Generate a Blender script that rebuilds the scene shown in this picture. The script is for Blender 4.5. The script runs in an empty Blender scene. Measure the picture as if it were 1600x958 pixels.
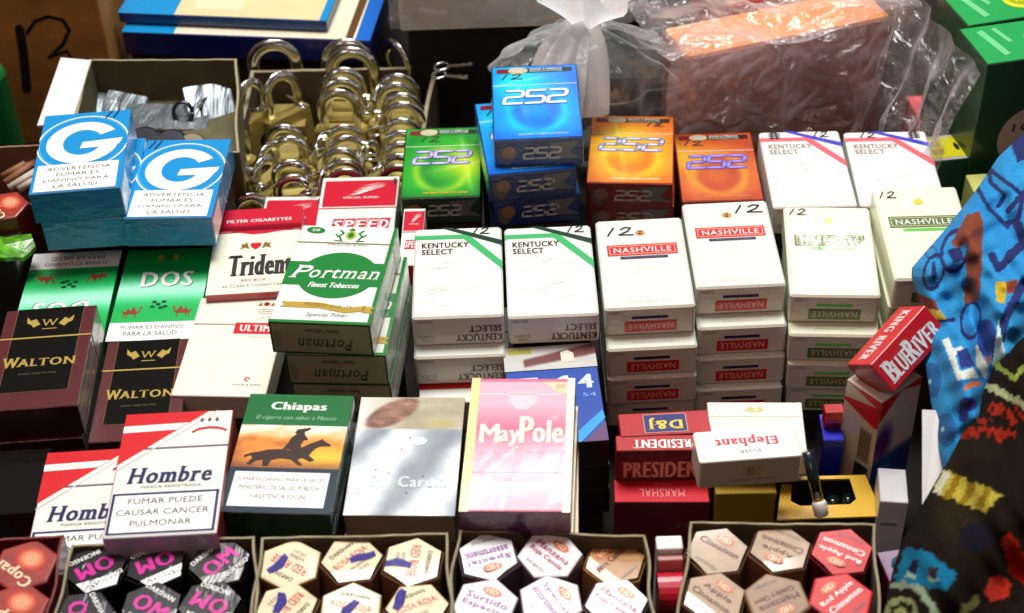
import bpy, bmesh, math, random
import numpy as np
from mathutils import Vector, Matrix, Euler
rnd = random.Random(7)
scene = bpy.context.scene
COL = scene.collection
rad = math.radians

# ------------------------------------------------------------------ camera
FPX = 2600.0
CAM = Vector((0.0, -0.78136533, 0.75564336))
_p = rad(40.0); _rho = rad(2.0)
_r0 = Vector((1, 0, 0)); FW = Vector((0, math.cos(_p), -math.sin(_p))); _u0 = _r0.cross(FW)
RT = _r0 * math.cos(_rho) - _u0 * math.sin(_rho)
UP = _u0 * math.cos(_rho) + _r0 * math.sin(_rho)
cd = bpy.data.cameras.new('camera'); cam = bpy.data.objects.new('camera', cd); COL.objects.link(cam)
cam.matrix_world = Matrix(((RT.x, UP.x, -FW.x, CAM.x), (RT.y, UP.y, -FW.y, CAM.y), (RT.z, UP.z, -FW.z, CAM.z), (0, 0, 0, 1)))
cd.sensor_width = 36; cd.lens = FPX / 1600 * 36; cd.clip_start = .01; cd.clip_end = 50
cd.dof.use_dof = True; cd.dof.focus_distance = 1.0; cd.dof.aperture_fstop = 11
scene.camera = cam

# ------------------------------------------------------------------ light and exposure
w = bpy.data.worlds.new('World'); scene.world = w; w.use_nodes = True
w.node_tree.nodes['Background'].inputs[0].default_value = (1, .78, .70, 1)
w.node_tree.nodes['Background'].inputs[1].default_value = .10
def area(name, loc, target, sx, sy, power, col):
    l = bpy.data.lights.new(name, 'AREA'); l.shape = 'RECTANGLE'; l.size = sx; l.size_y = sy; l.energy = power; l.color = col
    o = bpy.data.objects.new(name, l); COL.objects.link(o); o.location = loc
    o.rotation_euler = (Vector(target) - Vector(loc)).to_track_quat('-Z', 'Y').to_euler()
    return o
area('stall_lamp', (-.05, .40, 1.75), (0, .0, .1), 1.0, .5, 37, (1, .985, .95))
tl = area('thin_tube', (.12, 1.16, 1.75), (.0, -.2, .13), 1.1, .05, 4.6, (1, .99, .97)); tl.rotation_euler.rotate_axis('Z', rad(12))
area('tube_lamp', (.53, 1.52, 1.42), (.2, 0, .1), .12, .10, 1.5, (1, .98, .95))
area('front_fill', (-.5, -1.3, 1.9), (0, 0, .1), 1.2, .8, 6.2, (1, .56, .43))  # added fill from the camera side, tinted warm to brown the pack ends
scene.view_settings.view_transform = 'Standard'; scene.view_settings.look = 'None'
scene.view_settings.exposure = 0.08; scene.view_settings.gamma = 1
scene.cycles.max_bounces = 8; scene.cycles.transparent_max_bounces = 12
scene.cycles.use_denoising = True

# ------------------------------------------------------------------ helpers
def lin(c):
    c = c / 255.0
    return c / 12.92 if c <= .04045 else ((c + .055) / 1.055) ** 2.4
def C(r, g, b): return (lin(r), lin(g), lin(b), 1)
def ray(px, py):
    return FW * FPX + RT * (px - 800) + UP * (479 - py)
def at(px, py, z):
    d = ray(px, py); return CAM + d * ((z - CAM.z) / d.z)
def aty(px, py, y):
    d = ray(px, py); return CAM + d * ((y - CAM.y) / d.y)
_m = {}
def mat(key, rgb=(200, 200, 200), rough=.5, coat=.0, metal=0., var=.06, crinkle=0., wrinkle=0., scale=60., nm=None, spec=.5, trans=0., cr=.09):
    """procedural surface: colour with slight mottling, optional clear film (coat) with crinkles"""
    if key in _m: return _m[key]
    m = bpy.data.materials.new(nm or key); m.use_nodes = True; nt = m.node_tree; N = nt.nodes; L = nt.links
    b = N['Principled BSDF']
    tc = N.new('ShaderNodeTexCoord')
    no = N.new('ShaderNodeTexNoise'); no.inputs['Scale'].default_value = scale; no.inputs['Detail'].default_value = 5
    L.new(tc.outputs['Object'], no.inputs['Vector'])
    mr = N.new('ShaderNodeMapRange'); mr.inputs['From Min'].default_value = .3; mr.inputs['From Max'].default_value = .7
    mr.inputs['To Min'].default_value = 1 - var; mr.inputs['To Max'].default_value = 1 + var * .5
    L.new(no.outputs['Fac'], mr.inputs['Value'])
    mx = N.new('ShaderNodeMix'); mx.data_type = 'RGBA'; mx.blend_type = 'MULTIPLY'; mx.inputs[0].default_value = 1
    if rgb == 'print':
        a = N.new('ShaderNodeAttribute'); a.attribute_name = 'print'; L.new(a.outputs['Color'], mx.inputs[6])
    else:
        mx.inputs[6].default_value = C(*rgb)
    L.new(mr.outputs['Result'], mx.inputs[7]); L.new(mx.outputs[2], b.inputs['Base Color'])
    b.inputs['Roughness'].default_value = rough; b.inputs['Metallic'].default_value = metal
    b.inputs['Coat Weight'].default_value = coat; b.inputs['Coat Roughness'].default_value = cr
    b.inputs['Specular IOR Level'].default_value = spec
    if trans: b.inputs['Transmission Weight'].default_value = trans
    if crinkle:
        n2 = N.new('ShaderNodeTexNoise'); n2.inputs['Scale'].default_value = 45; n2.inputs['Detail'].default_value = 3; n2.inputs['Distortion'].default_value = 1.5
        mp = N.new('ShaderNodeMapping'); mp.inputs['Scale'].default_value = (1, .35, 2.0)
        L.new(tc.outputs['Object'], mp.inputs['Vector']); L.new(mp.outputs[0], n2.inputs['Vector'])
        bp = N.new('ShaderNodeBump'); bp.inputs['Strength'].default_value = crinkle; bp.inputs['Distance'].default_value = .004
        L.new(n2.outputs['Fac'], bp.inputs['Height']); L.new(bp.outputs[0], b.inputs['Coat Normal'])
        if metal > 0: L.new(bp.outputs[0], b.inputs['Normal'])
    if wrinkle:
        n3 = N.new('ShaderNodeTexNoise'); n3.inputs['Scale'].default_value = scale * 3; n3.inputs['Detail'].default_value = 6
        bp = N.new('ShaderNodeBump'); bp.inputs['Strength'].default_value = wrinkle; bp.inputs['Distance'].default_value = .002
        L.new(tc.outputs['Object'], n3.inputs['Vector']); L.new(n3.outputs['Fac'], bp.inputs['Height']); L.new(bp.outputs[0], b.inputs['Normal'])
    _m[key] = m; return m
def ink(rgb, metal=0., rough=.32, coat=.45):
    return mat('ink_%s_%s_%s_%d_%d' % (tuple(rgb) + (metal * 10, coat * 10)), rgb, rough, coat, metal, .04, crinkle=.13, nm='printed_ink')
def paper(rgb, coat=.45, crinkle=.15):
    return mat('paper_%s_%s_%s_%d' % (tuple(rgb) + (coat * 10,)), rgb, .38, coat, 0, .05, crinkle=crinkle, nm='coated_card')
def foil(rgb): return ink(rgb, .8, .25, .6)
PRINT = lambda: mat('print_art', 'print', .4, .5, 0, .04, crinkle=.09, nm='printed_picture')
PRINTF = lambda: mat('print_foil', 'print', .34, .7, .12, .05, crinkle=.18, nm='printed_foil')

def tag(o, label=None, cat=None, group=None, kind=None):
    if label: o['label'] = label
    if cat: o['category'] = cat
    if group: o['group'] = group
    if kind: o['kind'] = kind
    return o
def empty(name, loc=(0, 0, 0), rot=(0, 0, 0), scale=(1, 1, 1)):
    o = bpy.data.objects.new(name, None); COL.objects.link(o); o.location = loc; o.rotation_euler = rot; o.scale = scale
    o.empty_display_size = .01; return o
def mesh(name, verts, faces, mats, parent=None, mi=None, smooth=False, loc=None):
    me = bpy.data.meshes.new(name); me.from_pydata([tuple(v) for v in verts], [], faces)
    for m in (mats if isinstance(mats, (list, tuple)) else [mats]): me.materials.append(m)
    if mi is not None: me.polygons.foreach_set('material_index', mi)
    if smooth: me.polygons.foreach_set('use_smooth', [True] * len(me.polygons))
    me.update()
    o = bpy.data.objects.new(name, me); COL.objects.link(o); o.parent = parent
    if loc is not None: o.location = loc
    return o
def copy_tree(o, parent=None):
    c = o.copy(); COL.objects.link(c); c.parent = parent
    for k in ('label', 'category', 'group'):
        pass
    for ch in list(o.children): copy_tree(ch, c)
    return c

class MB:
    """collects simple solids into one mesh"""
    def __init__(s): s.v = []; s.f = []; s.m = []
    def add(s, vs, fs, mi=0):
        n = len(s.v); s.v += [tuple(v) for v in vs]; s.f += [tuple(i + n for i in f) for f in fs]
        s.m += (mi if isinstance(mi, list) else [mi] * len(fs)); return s
    def box(s, x0, x1, y0, y1, z0, z1, mi=0, M=None):
        vs = [Vector((x, y, z)) for z in (z0, z1) for y in (y0, y1) for x in (x0, x1)]
        if M is not None: vs = [M @ v for v in vs]
        return s.add(vs, [(0, 2, 3, 1), (4, 5, 7, 6), (0, 1, 5, 4), (2, 6, 7, 3), (0, 4, 6, 2), (1, 3, 7, 5)], mi)
    def rbox(s, x0, x1, y0, y1, z0, z1, r=.001, e=.0006, n=3, top=0, side=0, end=0, M=None, bulge=0):
        """plan-rounded box with chamfered top and bottom edge; material slots top / side / end(-y,+y)"""
        def ring(ins, z):
            out = []; rr = max(r - ins, 1e-5)
            for cx, cy, a0 in ((x1 - r, y0 + r, -90), (x1 - r, y1 - r, 0), (x0 + r, y1 - r, 90), (x0 + r, y0 + r, 180)):
                for k in range(n + 1):
                    a = rad(a0 + 90 * k / n); out.append(Vector((cx + rr * math.cos(a), cy + rr * math.sin(a), z)))
            return out
        R = [ring(e, z0), ring(0, z0 + e), ring(0, z1 - e), ring(e, z1)]
        k = len(R[0]); vs = [v for q in R for v in q]; fs = []; ms = []
        for l in range(3):
            for i in range(k):
                j = (i + 1) % k; fs.append((l * k + i, l * k + j, (l + 1) * k + j, (l + 1) * k + i))
                d = (R[1][j] - R[1][i]); nx, ny = d.y, -d.x
                ms.append(end if abs(ny) > abs(nx) * 1.2 else side)
        fs.append(tuple(range(k - 1, -1, -1))); ms.append(side)
        fs.append(tuple(3 * k + i for i in range(k))); ms.append(top)
        if M is not None: vs = [M @ v for v in vs]
        return s.add(vs, fs, ms)
    def tube(s, pts, r, n=8, mi=0, cap=True):
        pts = [Vector(p) for p in pts]; rs = r if isinstance(r, (list, tuple)) else [r] * len(pts)
        vs = []; u = None
        for i, p in enumerate(pts):
            t = (pts[min(i + 1, len(pts) - 1)] - pts[max(i - 1, 0)]).normalized()
            if u is None: u = t.orthogonal().normalized()
            u = (u - t * u.dot(t)).normalized(); b = t.cross(u)
            for k in range(n):
                a = 2 * math.pi * k / n; vs.append(p + (u * math.cos(a) + b * math.sin(a)) * rs[i])
        fs = [(i * n + k, i * n + (k + 1) % n, (i + 1) * n + (k + 1) % n, (i + 1) * n + k) for i in range(len(pts) - 1) for k in range(n)]
        if cap: fs += [tuple(range(n - 1, -1, -1)), tuple((len(pts) - 1) * n + k for k in range(n))]
        return s.add(vs, fs, mi)
    def quad(s, a, b, c, d, mi=0): return s.add([a, b, c, d], [(0, 1, 2, 3)], mi)
    def build(s, name, mats, parent=None, smooth=False, loc=None):
        o = mesh(name, s.v, s.f, mats, parent, s.m, smooth, loc)
        return o

# ---- lettering: outlines of the built-in font, with slab serifs added for serif faces
_tc = {}
def glyphs(s, style):
    k = (s, style)
    if k in _tc: return _tc[k]
    cu = bpy.data.curves.new('t', 'FONT'); cu.body = s; cu.resolution_u = 2
    cu.space_character = {'serif': 1.12, 'serifb': 1.16, 'bold': 1.08, 'black': 1.12}.get(style, 1.0)
    ob = bpy.data.objects.new('t', cu); COL.objects.link(ob)
    bpy.context.view_layer.update()
    me = bpy.data.meshes.new_from_object(ob.evaluated_get(bpy.context.evaluated_depsgraph_get()))
    V = [(v.co.x, v.co.y) for v in me.vertices]; F = [tuple(p.vertices) for p in me.polygons]
    if style.startswith('serif') and V:
        cnt = {}
        for f in F:
            for i in range(len(f)):
                e = tuple(sorted((round(V[f[i]][0], 4), round(V[f[i]][1], 4)) for i in (i, (i + 1) % len(f)))); cnt[e] = cnt.get(e, 0) + 1
        mid = {}
        for (a, b), c in cnt.items():
            L = abs(b[0] - a[0])
            if c == 1 and abs(a[1] - b[1]) < .003 and .045 < L < .24:
                y = a[1]
                # is the glyph above this edge (a foot) or below it (a head)?
                near = [v for v in V if a[0] - .03 < v[0] < b[0] + .03]
                ab = sum(1 for v in near if v[1] > y + .02); be = sum(1 for v in near if v[1] < y - .02)
                if ab and be and not (abs(y) < .03 or y > .45): continue
                up = ab >= be; n = len(V); h = .045; o = .055
                y0, y1 = (y, y + h) if up else (y - h, y)
                V += [(a[0] - o, y0), (b[0] + o, y0), (b[0] + o, y1), (a[0] - o, y1)]; F.append((n, n + 1, n + 2, n + 3))
    bpy.data.objects.remove(ob); bpy.data.meshes.remove(me); bpy.data.curves.remove(cu)
    if V:
        xs = [v[0] for v in V]; ys = [v[1] for v in V]; x0, x1, y0, y1 = min(xs), max(xs), min(ys), max(ys)
        V = [((x - x0) / (x1 - x0 + 1e-9), (y - y0) / (y1 - y0 + 1e-9)) for x, y in V]
    _tc[k] = (V, F); return _tc[k]
def stroke_polys(pts, w, closed=False):
    """thick polyline as quads with round joints"""
    out = []
    for i in range(len(pts) - 1 + (1 if closed else 0)):
        a = pts[i]; b = pts[(i + 1) % len(pts)]; dx, dy = b[0] - a[0], b[1] - a[1]; l = math.hypot(dx, dy) or 1e-9
        nx, ny = -dy / l * w / 2, dx / l * w / 2
        out.append([(a[0] + nx, a[1] + ny), (a[0] - nx, a[1] - ny), (b[0] - nx, b[1] - ny), (b[0] + nx, b[1] + ny)])
    for p in pts: out.append([(p[0] + w / 2 * math.cos(k * math.pi / 3.), p[1] + w / 2 * math.sin(k * math.pi / 3.)) for k in range(6)])
    return out
def clip(poly, x0, y0, x1, y1):
    for ax, lim, sg in ((0, x0, 1), (0, x1, -1), (1, y0, 1), (1, y1, -1)):
        out = []
        for i in range(len(poly)):
            a, b = poly[i], poly[(i + 1) % len(poly)]
            ia, ib = (a[ax] - lim) * sg >= 0, (b[ax] - lim) * sg >= 0
            if ia: out.append(a)
            if ia != ib:
                t = (lim - a[ax]) / (b[ax] - a[ax]); out.append((a[0] + (b[0] - a[0]) * t, a[1] + (b[1] - a[1]) * t))
        poly = out
        if len(poly) < 3: return []
    return poly

HAND = {'1': [[(.55, 1), (.3, 0)]], '2': [[(.0, .75), (.3, 1), (.75, .9), (.6, .5), (0, .05), (1.1, .0)]],
        '#': [[(.25, 1), (.25, 0)], [(.7, 1), (.7, 0)], [(0, .75), (1, .75)], [(0, .45), (1, .45)], [(0, .15), (1, .15)], [(.25, 1), (.7, 1)]]}
TECH = {'2': [[(.06, 1), (.84, 1), (1, .9), (1, .6), (.86, .5), (.16, .5), (0, .4), (0, .0), (1, .0)]],
        '5': [[(1, 1), (0, 1), (0, .52), (.84, .52), (1, .42), (1, .1), (.84, .0), (.0, .0)]]}

class Print:
    """flat print on a w x h mm face; x,y are fractions from the face's top left"""
    def __init__(s, w, h, flip=False): s.w = w; s.h = h; s.g = {}; s.cur = 'print'; s.order = []; s.flip = flip; s.arts = []
    def group(s, name): s.cur = name; return s
    def _put(s, polys, m, lay, faces=None, verts=None):
        G = s.g.setdefault(s.cur, MB()); G.mats = getattr(G, 'mats', [])
        if m not in G.mats: G.mats.append(m)
        mi = G.mats.index(m); z = .16 + lay * .07
        def P(p):
            x, y = (p[0] - .5) * s.w, (.5 - p[1]) * s.h
            if s.flip: x, y = -x, -y
            return (x, y, z)
        if verts is not None: G.add([P(v) for v in verts], faces, mi)
        for q in polys or []:
            q = clip(q, .0, .0, 1., 1.)
            if len(q) >= 3:
                a = sum(q[i][0] * q[(i + 1) % len(q)][1] - q[(i + 1) % len(q)][0] * q[i][1] for i in range(len(q)))
                if a > 0: q = q[::-1]
                G.add([P(v) for v in q], [tuple(range(len(q)))], mi)
    def rect(s, x0, y0, x1, y1, m, lay=0): s._put([[(x0, y0), (x0, y1), (x1, y1), (x1, y0)]], m, lay); return s
    def poly(s, pts, m, lay=0): s._put([pts], m, lay); return s
    def ell(s, cx, cy, rx, ry, m, lay=0, n=28, rot=0):
        pts = []
        for k in range(n):
            a = 2 * math.pi * k / n; u, v = rx * s.w * math.cos(a), ry * s.h * math.sin(a); r = rad(rot)
            pts.append((cx + (u * math.cos(r) - v * math.sin(r)) / s.w, cy + (u * math.sin(r) + v * math.cos(r)) / s.h))
        s._put([pts], m, lay); return s
    def ring(s, cx, cy, rx, ry, th, m, lay=0, a0=0, a1=360, n=40, th2=None):
        th2 = th if th2 is None else th2
        qs = []
        for k in range(n):
            A = [rad(a0 + (a1 - a0) * (k + d) / n) for d in (0, 1)]
            o = [(cx + rx * math.cos(a), cy - ry * math.sin(a)) for a in A]; i = [(cx + (rx - th / s.w) * math.cos(a), cy - (ry - th2 / s.h) * math.sin(a)) for a in A]
            qs.append([o[0], o[1], i[1], i[0]])
        s._put(qs, m, lay); return s
    def line(s, pts, wmm, m, lay=0):
        q = [(p[0] * s.w, p[1] * s.h) for p in pts]
        s._put([[(a / s.w, b / s.h) for a, b in pl] for pl in stroke_polys(q, wmm)], m, lay); return s
    def frame(s, x0, y0, x1, y1, wmm, m, lay=0):
        a, b = wmm / s.w, wmm / s.h
        s.rect(x0, y0, x1, y0 + b, m, lay); s.rect(x0, y1 - b, x1, y1, m, lay); s.rect(x0, y0 + b, x0 + a, y1 - b, m, lay); s.rect(x1 - a, y0 + b, x1, y1 - b, m, lay); return s
    def text(s, t, x0, y0, x1, y1, m, font='sans', lay=2, rot=0, shear=0., rise=0.):
        V, F = glyphs(t, font)
        bd = {'bold': .035, 'black': .06, 'serifb': .04}.get(font, 0) * (y1 - y0) * s.h / s.w
        keep = s.cur; s.nt = getattr(s, 'nt', 0) + 1; s.cur = '%s|%d' % (keep, s.nt)
        cx, cy = (x0 + x1) / 2 * s.w, (y0 + y1) / 2 * s.h; W, H = (x1 - x0) * s.w, (y1 - y0) * s.h
        c, sn = math.cos(rad(rot)), math.sin(rad(rot)); out = []
        for x, y in V:
            a = (x - .5) * W + (y - .5) * H * shear; b = (y - .5) * H + (x - .5) * W * rise
            out.append(((cx + a * c - b * sn) / s.w, (cy - (a * sn + b * c)) / s.h))
        s._put(None, m, lay, F, out)
        if bd:
            for q, sh in ((1, -bd), (2, bd)): s._put(None, m, lay + .12 * q, F, [(a + sh * c, b - sh * sn * s.w / s.h) for a, b in out])
        s.cur = keep; return s
    def strokes(s, t, table, x0, y0, x1, y1, m, wmm, lay=3, gap=.35, shear=0., rot=0):
        n = len(t); cw = 1 / (n + gap * (n - 1)); W, H = (x1 - x0) * s.w, (y1 - y0) * s.h
        c, sn = math.cos(rad(rot)), math.sin(rad(rot)); cx, cy = (x0 + x1) / 2 * s.w, (y0 + y1) / 2 * s.h
        keep = s.cur
        for i, ch in enumerate(t):
            s.nt = getattr(s, 'nt', 0) + 1; s.cur = '%s|%d' % (keep, s.nt)
            for st in table[ch]:
                q = []
                for x, y in st:
                    a = (i * cw * (1 + gap) + x * cw - .5) * W + (y - .5) * H * shear; b = (y - .5) * H
                    q.append((cx + a * c - b * sn, cy - (a * sn + b * c)))
                s._put([[(a / s.w, b / s.h) for a, b in pl] for pl in stroke_polys(q, wmm)], m, lay)
        s.cur = keep; return s
    def art(s, x0, y0, x1, y1, fn, m, nx=44, ny=60, lay=0):
        s.arts.append((s.cur, x0, y0, x1, y1, fn, m, nx, ny, lay)); return s
    def build(s, M, parent):
        """M maps face mm (x right, y up, z out) to the parent's frame in metres"""
        out = []
        for name, x0, y0, x1, y1, fn, m, nx, ny, lay in s.arts:
            X, Y = np.meshgrid(np.linspace(x0, x1, nx + 1), np.linspace(y0, y1, ny + 1))
            sg = -1 if s.flip else 1; z = .16 + lay * .07 - .06
            vs = [tuple(M @ Vector((sg * (x - .5) * s.w, sg * (.5 - y) * s.h, z))) for x, y in zip(X.ravel(), Y.ravel())]
            fs = [(j * (nx + 1) + i, (j + 1) * (nx + 1) + i, (j + 1) * (nx + 1) + i + 1, j * (nx + 1) + i + 1) for j in range(ny) for i in range(nx)]
            o = mesh(name, vs, fs, [m], parent)
            u = (X - x0) / (x1 - x0); v = (Y - y0) / (y1 - y0); rgb = np.clip(fn(u.ravel(), v.ravel()), 0, 255) / 255.
            rgb = np.where(rgb <= .04045, rgb / 12.92, ((rgb + .055) / 1.055) ** 2.4)
            ca = o.data.color_attributes.new('print', 'FLOAT_COLOR', 'POINT')
            ca.data.foreach_set('color', np.concatenate([rgb, np.ones((len(rgb), 1))], 1).astype(np.float32).ravel()); out.append(o)
        for name, G in s.g.items():
            o = mesh(name.split('|')[0], [M @ Vector(v) for v in G.v], G.f, G.mats, parent, G.m); out.append(o)
            if o.name.split('.')[0] in ('emblem', 'end_print', 'speck', 'faint_print', 'barcode', 'sprig_print', 'quote_marks', 'pen_scribble', 'glow_print', 'fine_print', 'top_band'): o['kind'] = 'stuff'
        return out

def mixc(a, b, t):
    t = np.clip(t, 0, 1)[:, None]; return np.asarray(a, float) * (1 - t) + np.asarray(b, float) * t
def vnoise(u, v, s, seed=0):
    """smooth value noise"""
    g = np.random.default_rng(seed).random((64, 64)); x = u * s; y = v * s; i = np.floor(x).astype(int); j = np.floor(y).astype(int)
    fx = x - i; fy = y - j; fx = fx * fx * (3 - 2 * fx); fy = fy * fy * (3 - 2 * fy)
    G = lambda a, b: g[a % 64, b % 64]
    return (G(i, j) * (1 - fx) + G(i + 1, j) * fx) * (1 - fy) + (G(i, j + 1) * (1 - fx) + G(i + 1, j + 1) * fx) * fy
def fbm(u, v, s, seed=0): return sum(vnoise(u, v, s * 2 ** k, seed + k) / 2 ** k for k in range(4)) / 1.875

# ------------------------------------------------------------------ pack builder
W0, L0, T0 = 56.0, 88.0, 22.0        # nominal pack in mm; each thing is scaled to its own measured size
mm = .001
FRONT = Matrix.Translation((0, 0, T0 * mm)) @ Matrix.Scale(mm, 4)
ENDM = Matrix.Translation((0, -L0 / 2 * mm, T0 / 2 * mm)) @ Matrix(((1, 0, 0, 0), (0, 0, -1, 0), (0, 1, 0, 0), (0, 0, 0, 1))) @ Matrix.Scale(mm, 4)
RSIDE = Matrix.Translation((W0 / 2 * mm, 0, T0 / 2 * mm)) @ Matrix(((0, 0, 1, 0), (1, 0, 0, 0), (0, 1, 0, 0), (0, 0, 0, 1))) @ Matrix.Scale(mm, 4)
LSIDE = Matrix.Translation((-W0 / 2 * mm, 0, T0 / 2 * mm)) @ Matrix(((0, 0, -1, 0), (-1, 0, 0, 0), (0, 1, 0, 0), (0, 0, 0, 1))) @ Matrix.Scale(mm, 4)
def make_pack(name, top, side, end, lid=.29, r=.8, lidtop=None, lidside=None, front=None, endp=None, rside=None, e=.5, lidfront_at_top=True):
    root = empty(name)
    h = W0 / 2 * mm; l = L0 / 2 * mm
    if lid:
        cut = l - lid * L0 * mm
        if not lidfront_at_top: cut = -l + lid * L0 * mm
        lo, hi = ((-l, cut - .0002), (cut + .0002, l)) if lidfront_at_top else ((cut + .0002, l), (-l, cut - .0002))
        MB().rbox(-h, h, lo[0], lo[1], 0, T0 * mm, r * mm, e * mm, 3, 0, 1, 2).build('box', [top, side, end], root)
        MB().rbox(-h - .00012, h + .00012, hi[0], hi[1], -.0000, T0 * mm + .00008, r * mm, e * mm, 3, 0, 1, 2).build('lid', [lidtop or top, lidside or side, end], root)
    else:
        MB().rbox(-h, h, -l, l, 0, T0 * mm, r * mm, e * mm, 4, 0, 1, 2).build('box', [top, side, end], root)
    if front: front.build(FRONT, root)
    if endp: endp.build(ENDM, root)
    if rside: rside.build(RSIDE, root)
    return root
def place(root, pose, layer=0, dx=0., dy=0., dyaw=0.):
    x, y, z, yaw, pit, rol, W, L, T = pose
    R = (Matrix.Rotation(rad(yaw + dyaw), 4, 'Z') @ Matrix.Rotation(rad(rol), 4, 'Y') @ Matrix.Rotation(rad(pit), 4, 'X'))
    p = Matrix.Translation((x * mm, y * mm, z * mm)) @ R @ Vector((dx * mm, dy * mm, -(T + .5) * (layer + 1) * mm))
    root.location = p; root.rotation_euler = R.to_euler('XYZ'); root.scale = (W / W0, L / L0, T / T0)
    return root

POSE = {
    'G1':  (-273.9,111.3,151.1, 4.3,-0.1,-0.2, 56.8,89.6,22.9),
    'G2':  (-214.7,110.0,128.1, -1.8,-0.8,0.2, 56.4,89.5,22.4),
    'DOS1':(-282.9,41.3,88.0, 1.1,0.2,-0.2, 57.8,88.6,22.0),
    'DOS2':(-223.7,42.5,86.0, -0.6,1.0,-0.3, 55.7,89.5,22.0),
    'W1':  (-277.7,-44.4,112.0, 2.6,-0.4,-0.5, 54.4,89.8,22.9),
    'W2':  (-222.7,-46.9,86.0, 1.5,0.3,-0.1, 51.6,87.6,22.0),
    'TRI': (-164.8,71.6,96.0, 1.1,0.4,-0.9, 56.8,88.1,22.0),
    'SPD': (-103.5,127.9,80.0, -1.8,-0.6,-0.7, 53.5,87.4,22.0),
    'ULT': (-171.7,-14.2,88.9, -5.1,1.3,-0.5, 56.6,88.2,18.5),
    'POR': (-102.1,-25.8,152.1, -7.9,-1.1,-1.3, 58.4,92.2,22.3),
    'KG1': (-32.8,25.0,110.0, 0.0,-0.1,-0.1, 55.5,88.6,22.5),
    'KG2': (24.5,25.4,108.0, 0.3,0.5,-0.4, 55.1,88.1,22.2),
    'N1':  (83.2,30.1,108.0, 0.2,0.8,-1.0, 55.2,87.6,21.9),
    'N2':  (140.4,46.2,108.0, 0.2,0.1,-0.7, 55.0,87.0,22.0),
    'NG1': (200.6,35.2,108.0, -5.7,1.3,-1.1, 54.7,88.0,21.8),
    'NG2': (258.2,32.8,122.0, -1.5,2.5,-0.6, 53.4,88.2,22.0),
    'KB1': (202.2,135.2,100.0, -1.4,0.4,-0.2, 55.2,87.0,22.0),
    'KB2': (260.4,132.4,100.0, -2.5,0.1,-0.5, 56.3,85.5,22.0),
    'TG': (-44.5,160.5,98.0, -1.1,-1.0,-0.5, 54.0,85.6,21.1),
    'TB1':(20.7,153.7,149.0, 0.0,0.7,-0.6, 58.3,87.7,22.0),
    'TB2':(12.0,147.2,126.5, 5.5,-0.5,0.6, 58.1,87.0,21.1),
    'O1':  (86.0,165.3,100.0, -6.0,-1.0,-0.5, 58.4,83.8,20.1),
    'O2':  (145.1,158.0,88.0, -1.6,-1.4,-0.5, 55.0,84.2,22.0),
    'HOM1':(-179.1,-174.8,144.0, 0.9,-0.1,-0.4, 57.1,89.0,22.0),
    'HOM2':(-224.0,-178.0,121.5, 2.1,0.0,0.1, 57.8,87.8,22.0),
    'CHI': (-120.4,-156.1,137.0, -5.0,-0.9,-0.1, 57.2,88.8,21.3),
    'PC':  (-59.3,-149.1,125.0, -3.6,0.6,-0.4, 57.8,87.7,21.0),
    'MAY': (1.2,-169.5,151.1, -4.6,2.4,-1.3, 55.2,93.7,22.0),
    'B4':  (23.1,-61.2,83.9, 2.4,0.7,-0.4, 55.8,83.7,20.7),
    'ELE': (137.5,-99.0,86.2, -4.2,-1.0,-1.0, 54.8,44.0,15.0),
}

# ------------------------------------------------------------------ setting: the stall table with its risers
table_m = mat('table_cloth', (24, 17, 13), .9, 0, 0, .4, scale=18, wrinkle=.5, nm='dark_table_cloth')
tb = MB().box(-.75, .75, -.36, .95, -.03, 0)
tag(tb.build('table_top', [table_m]), kind='structure')
risers = MB()
def riser(key, layers, sh=1.5, dy=0, cut=0):
    x, y, z, yaw, pit, rol, W, L, T = POSE[key]
    h = z - (T + .5) * layers - 2.5
    if h < 3: return
    M = Matrix.Translation((x * mm, (y + dy) * mm, 0)) @ Matrix.Rotation(rad(yaw), 4, 'Z')
    risers.box(-(W / 2 - sh) * mm, (W / 2 - sh) * mm, (-(L / 2 - sh) + cut) * mm, (L / 2 - sh) * mm, 0.0005, h * mm, 0, M)

# ------------------------------------------------------------------ inks
WHITE = paper((226, 231, 222)); WARM = paper((238, 230, 210)); CREAM = paper((236, 236, 214))
iW = ink((245, 246, 242)); iK = ink((14, 13, 18), 0, .6, .1); iNV = ink((20, 22, 92), 0, .6, .1); iGR = ink((120, 118, 116))
iRED = ink((206, 22, 34)); iCR = ink((196, 18, 48)); iGRN = ink((4, 132, 50)); iMINT = ink((58, 176, 104)); iDGRN = ink((8, 56, 36))
iBR = ink((70, 28, 26)); iGOLD = foil((214, 176, 84)); iDG = ink((40, 40, 44))

def hand(p, t, x0, y0, x1, y1, m=None, wd=.9, shear=.25):
    p.group('price_mark'); p.strokes(t, HAND, x0, y0, x1, y1, m or iK, wd, 4, .15, shear); return p

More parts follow.
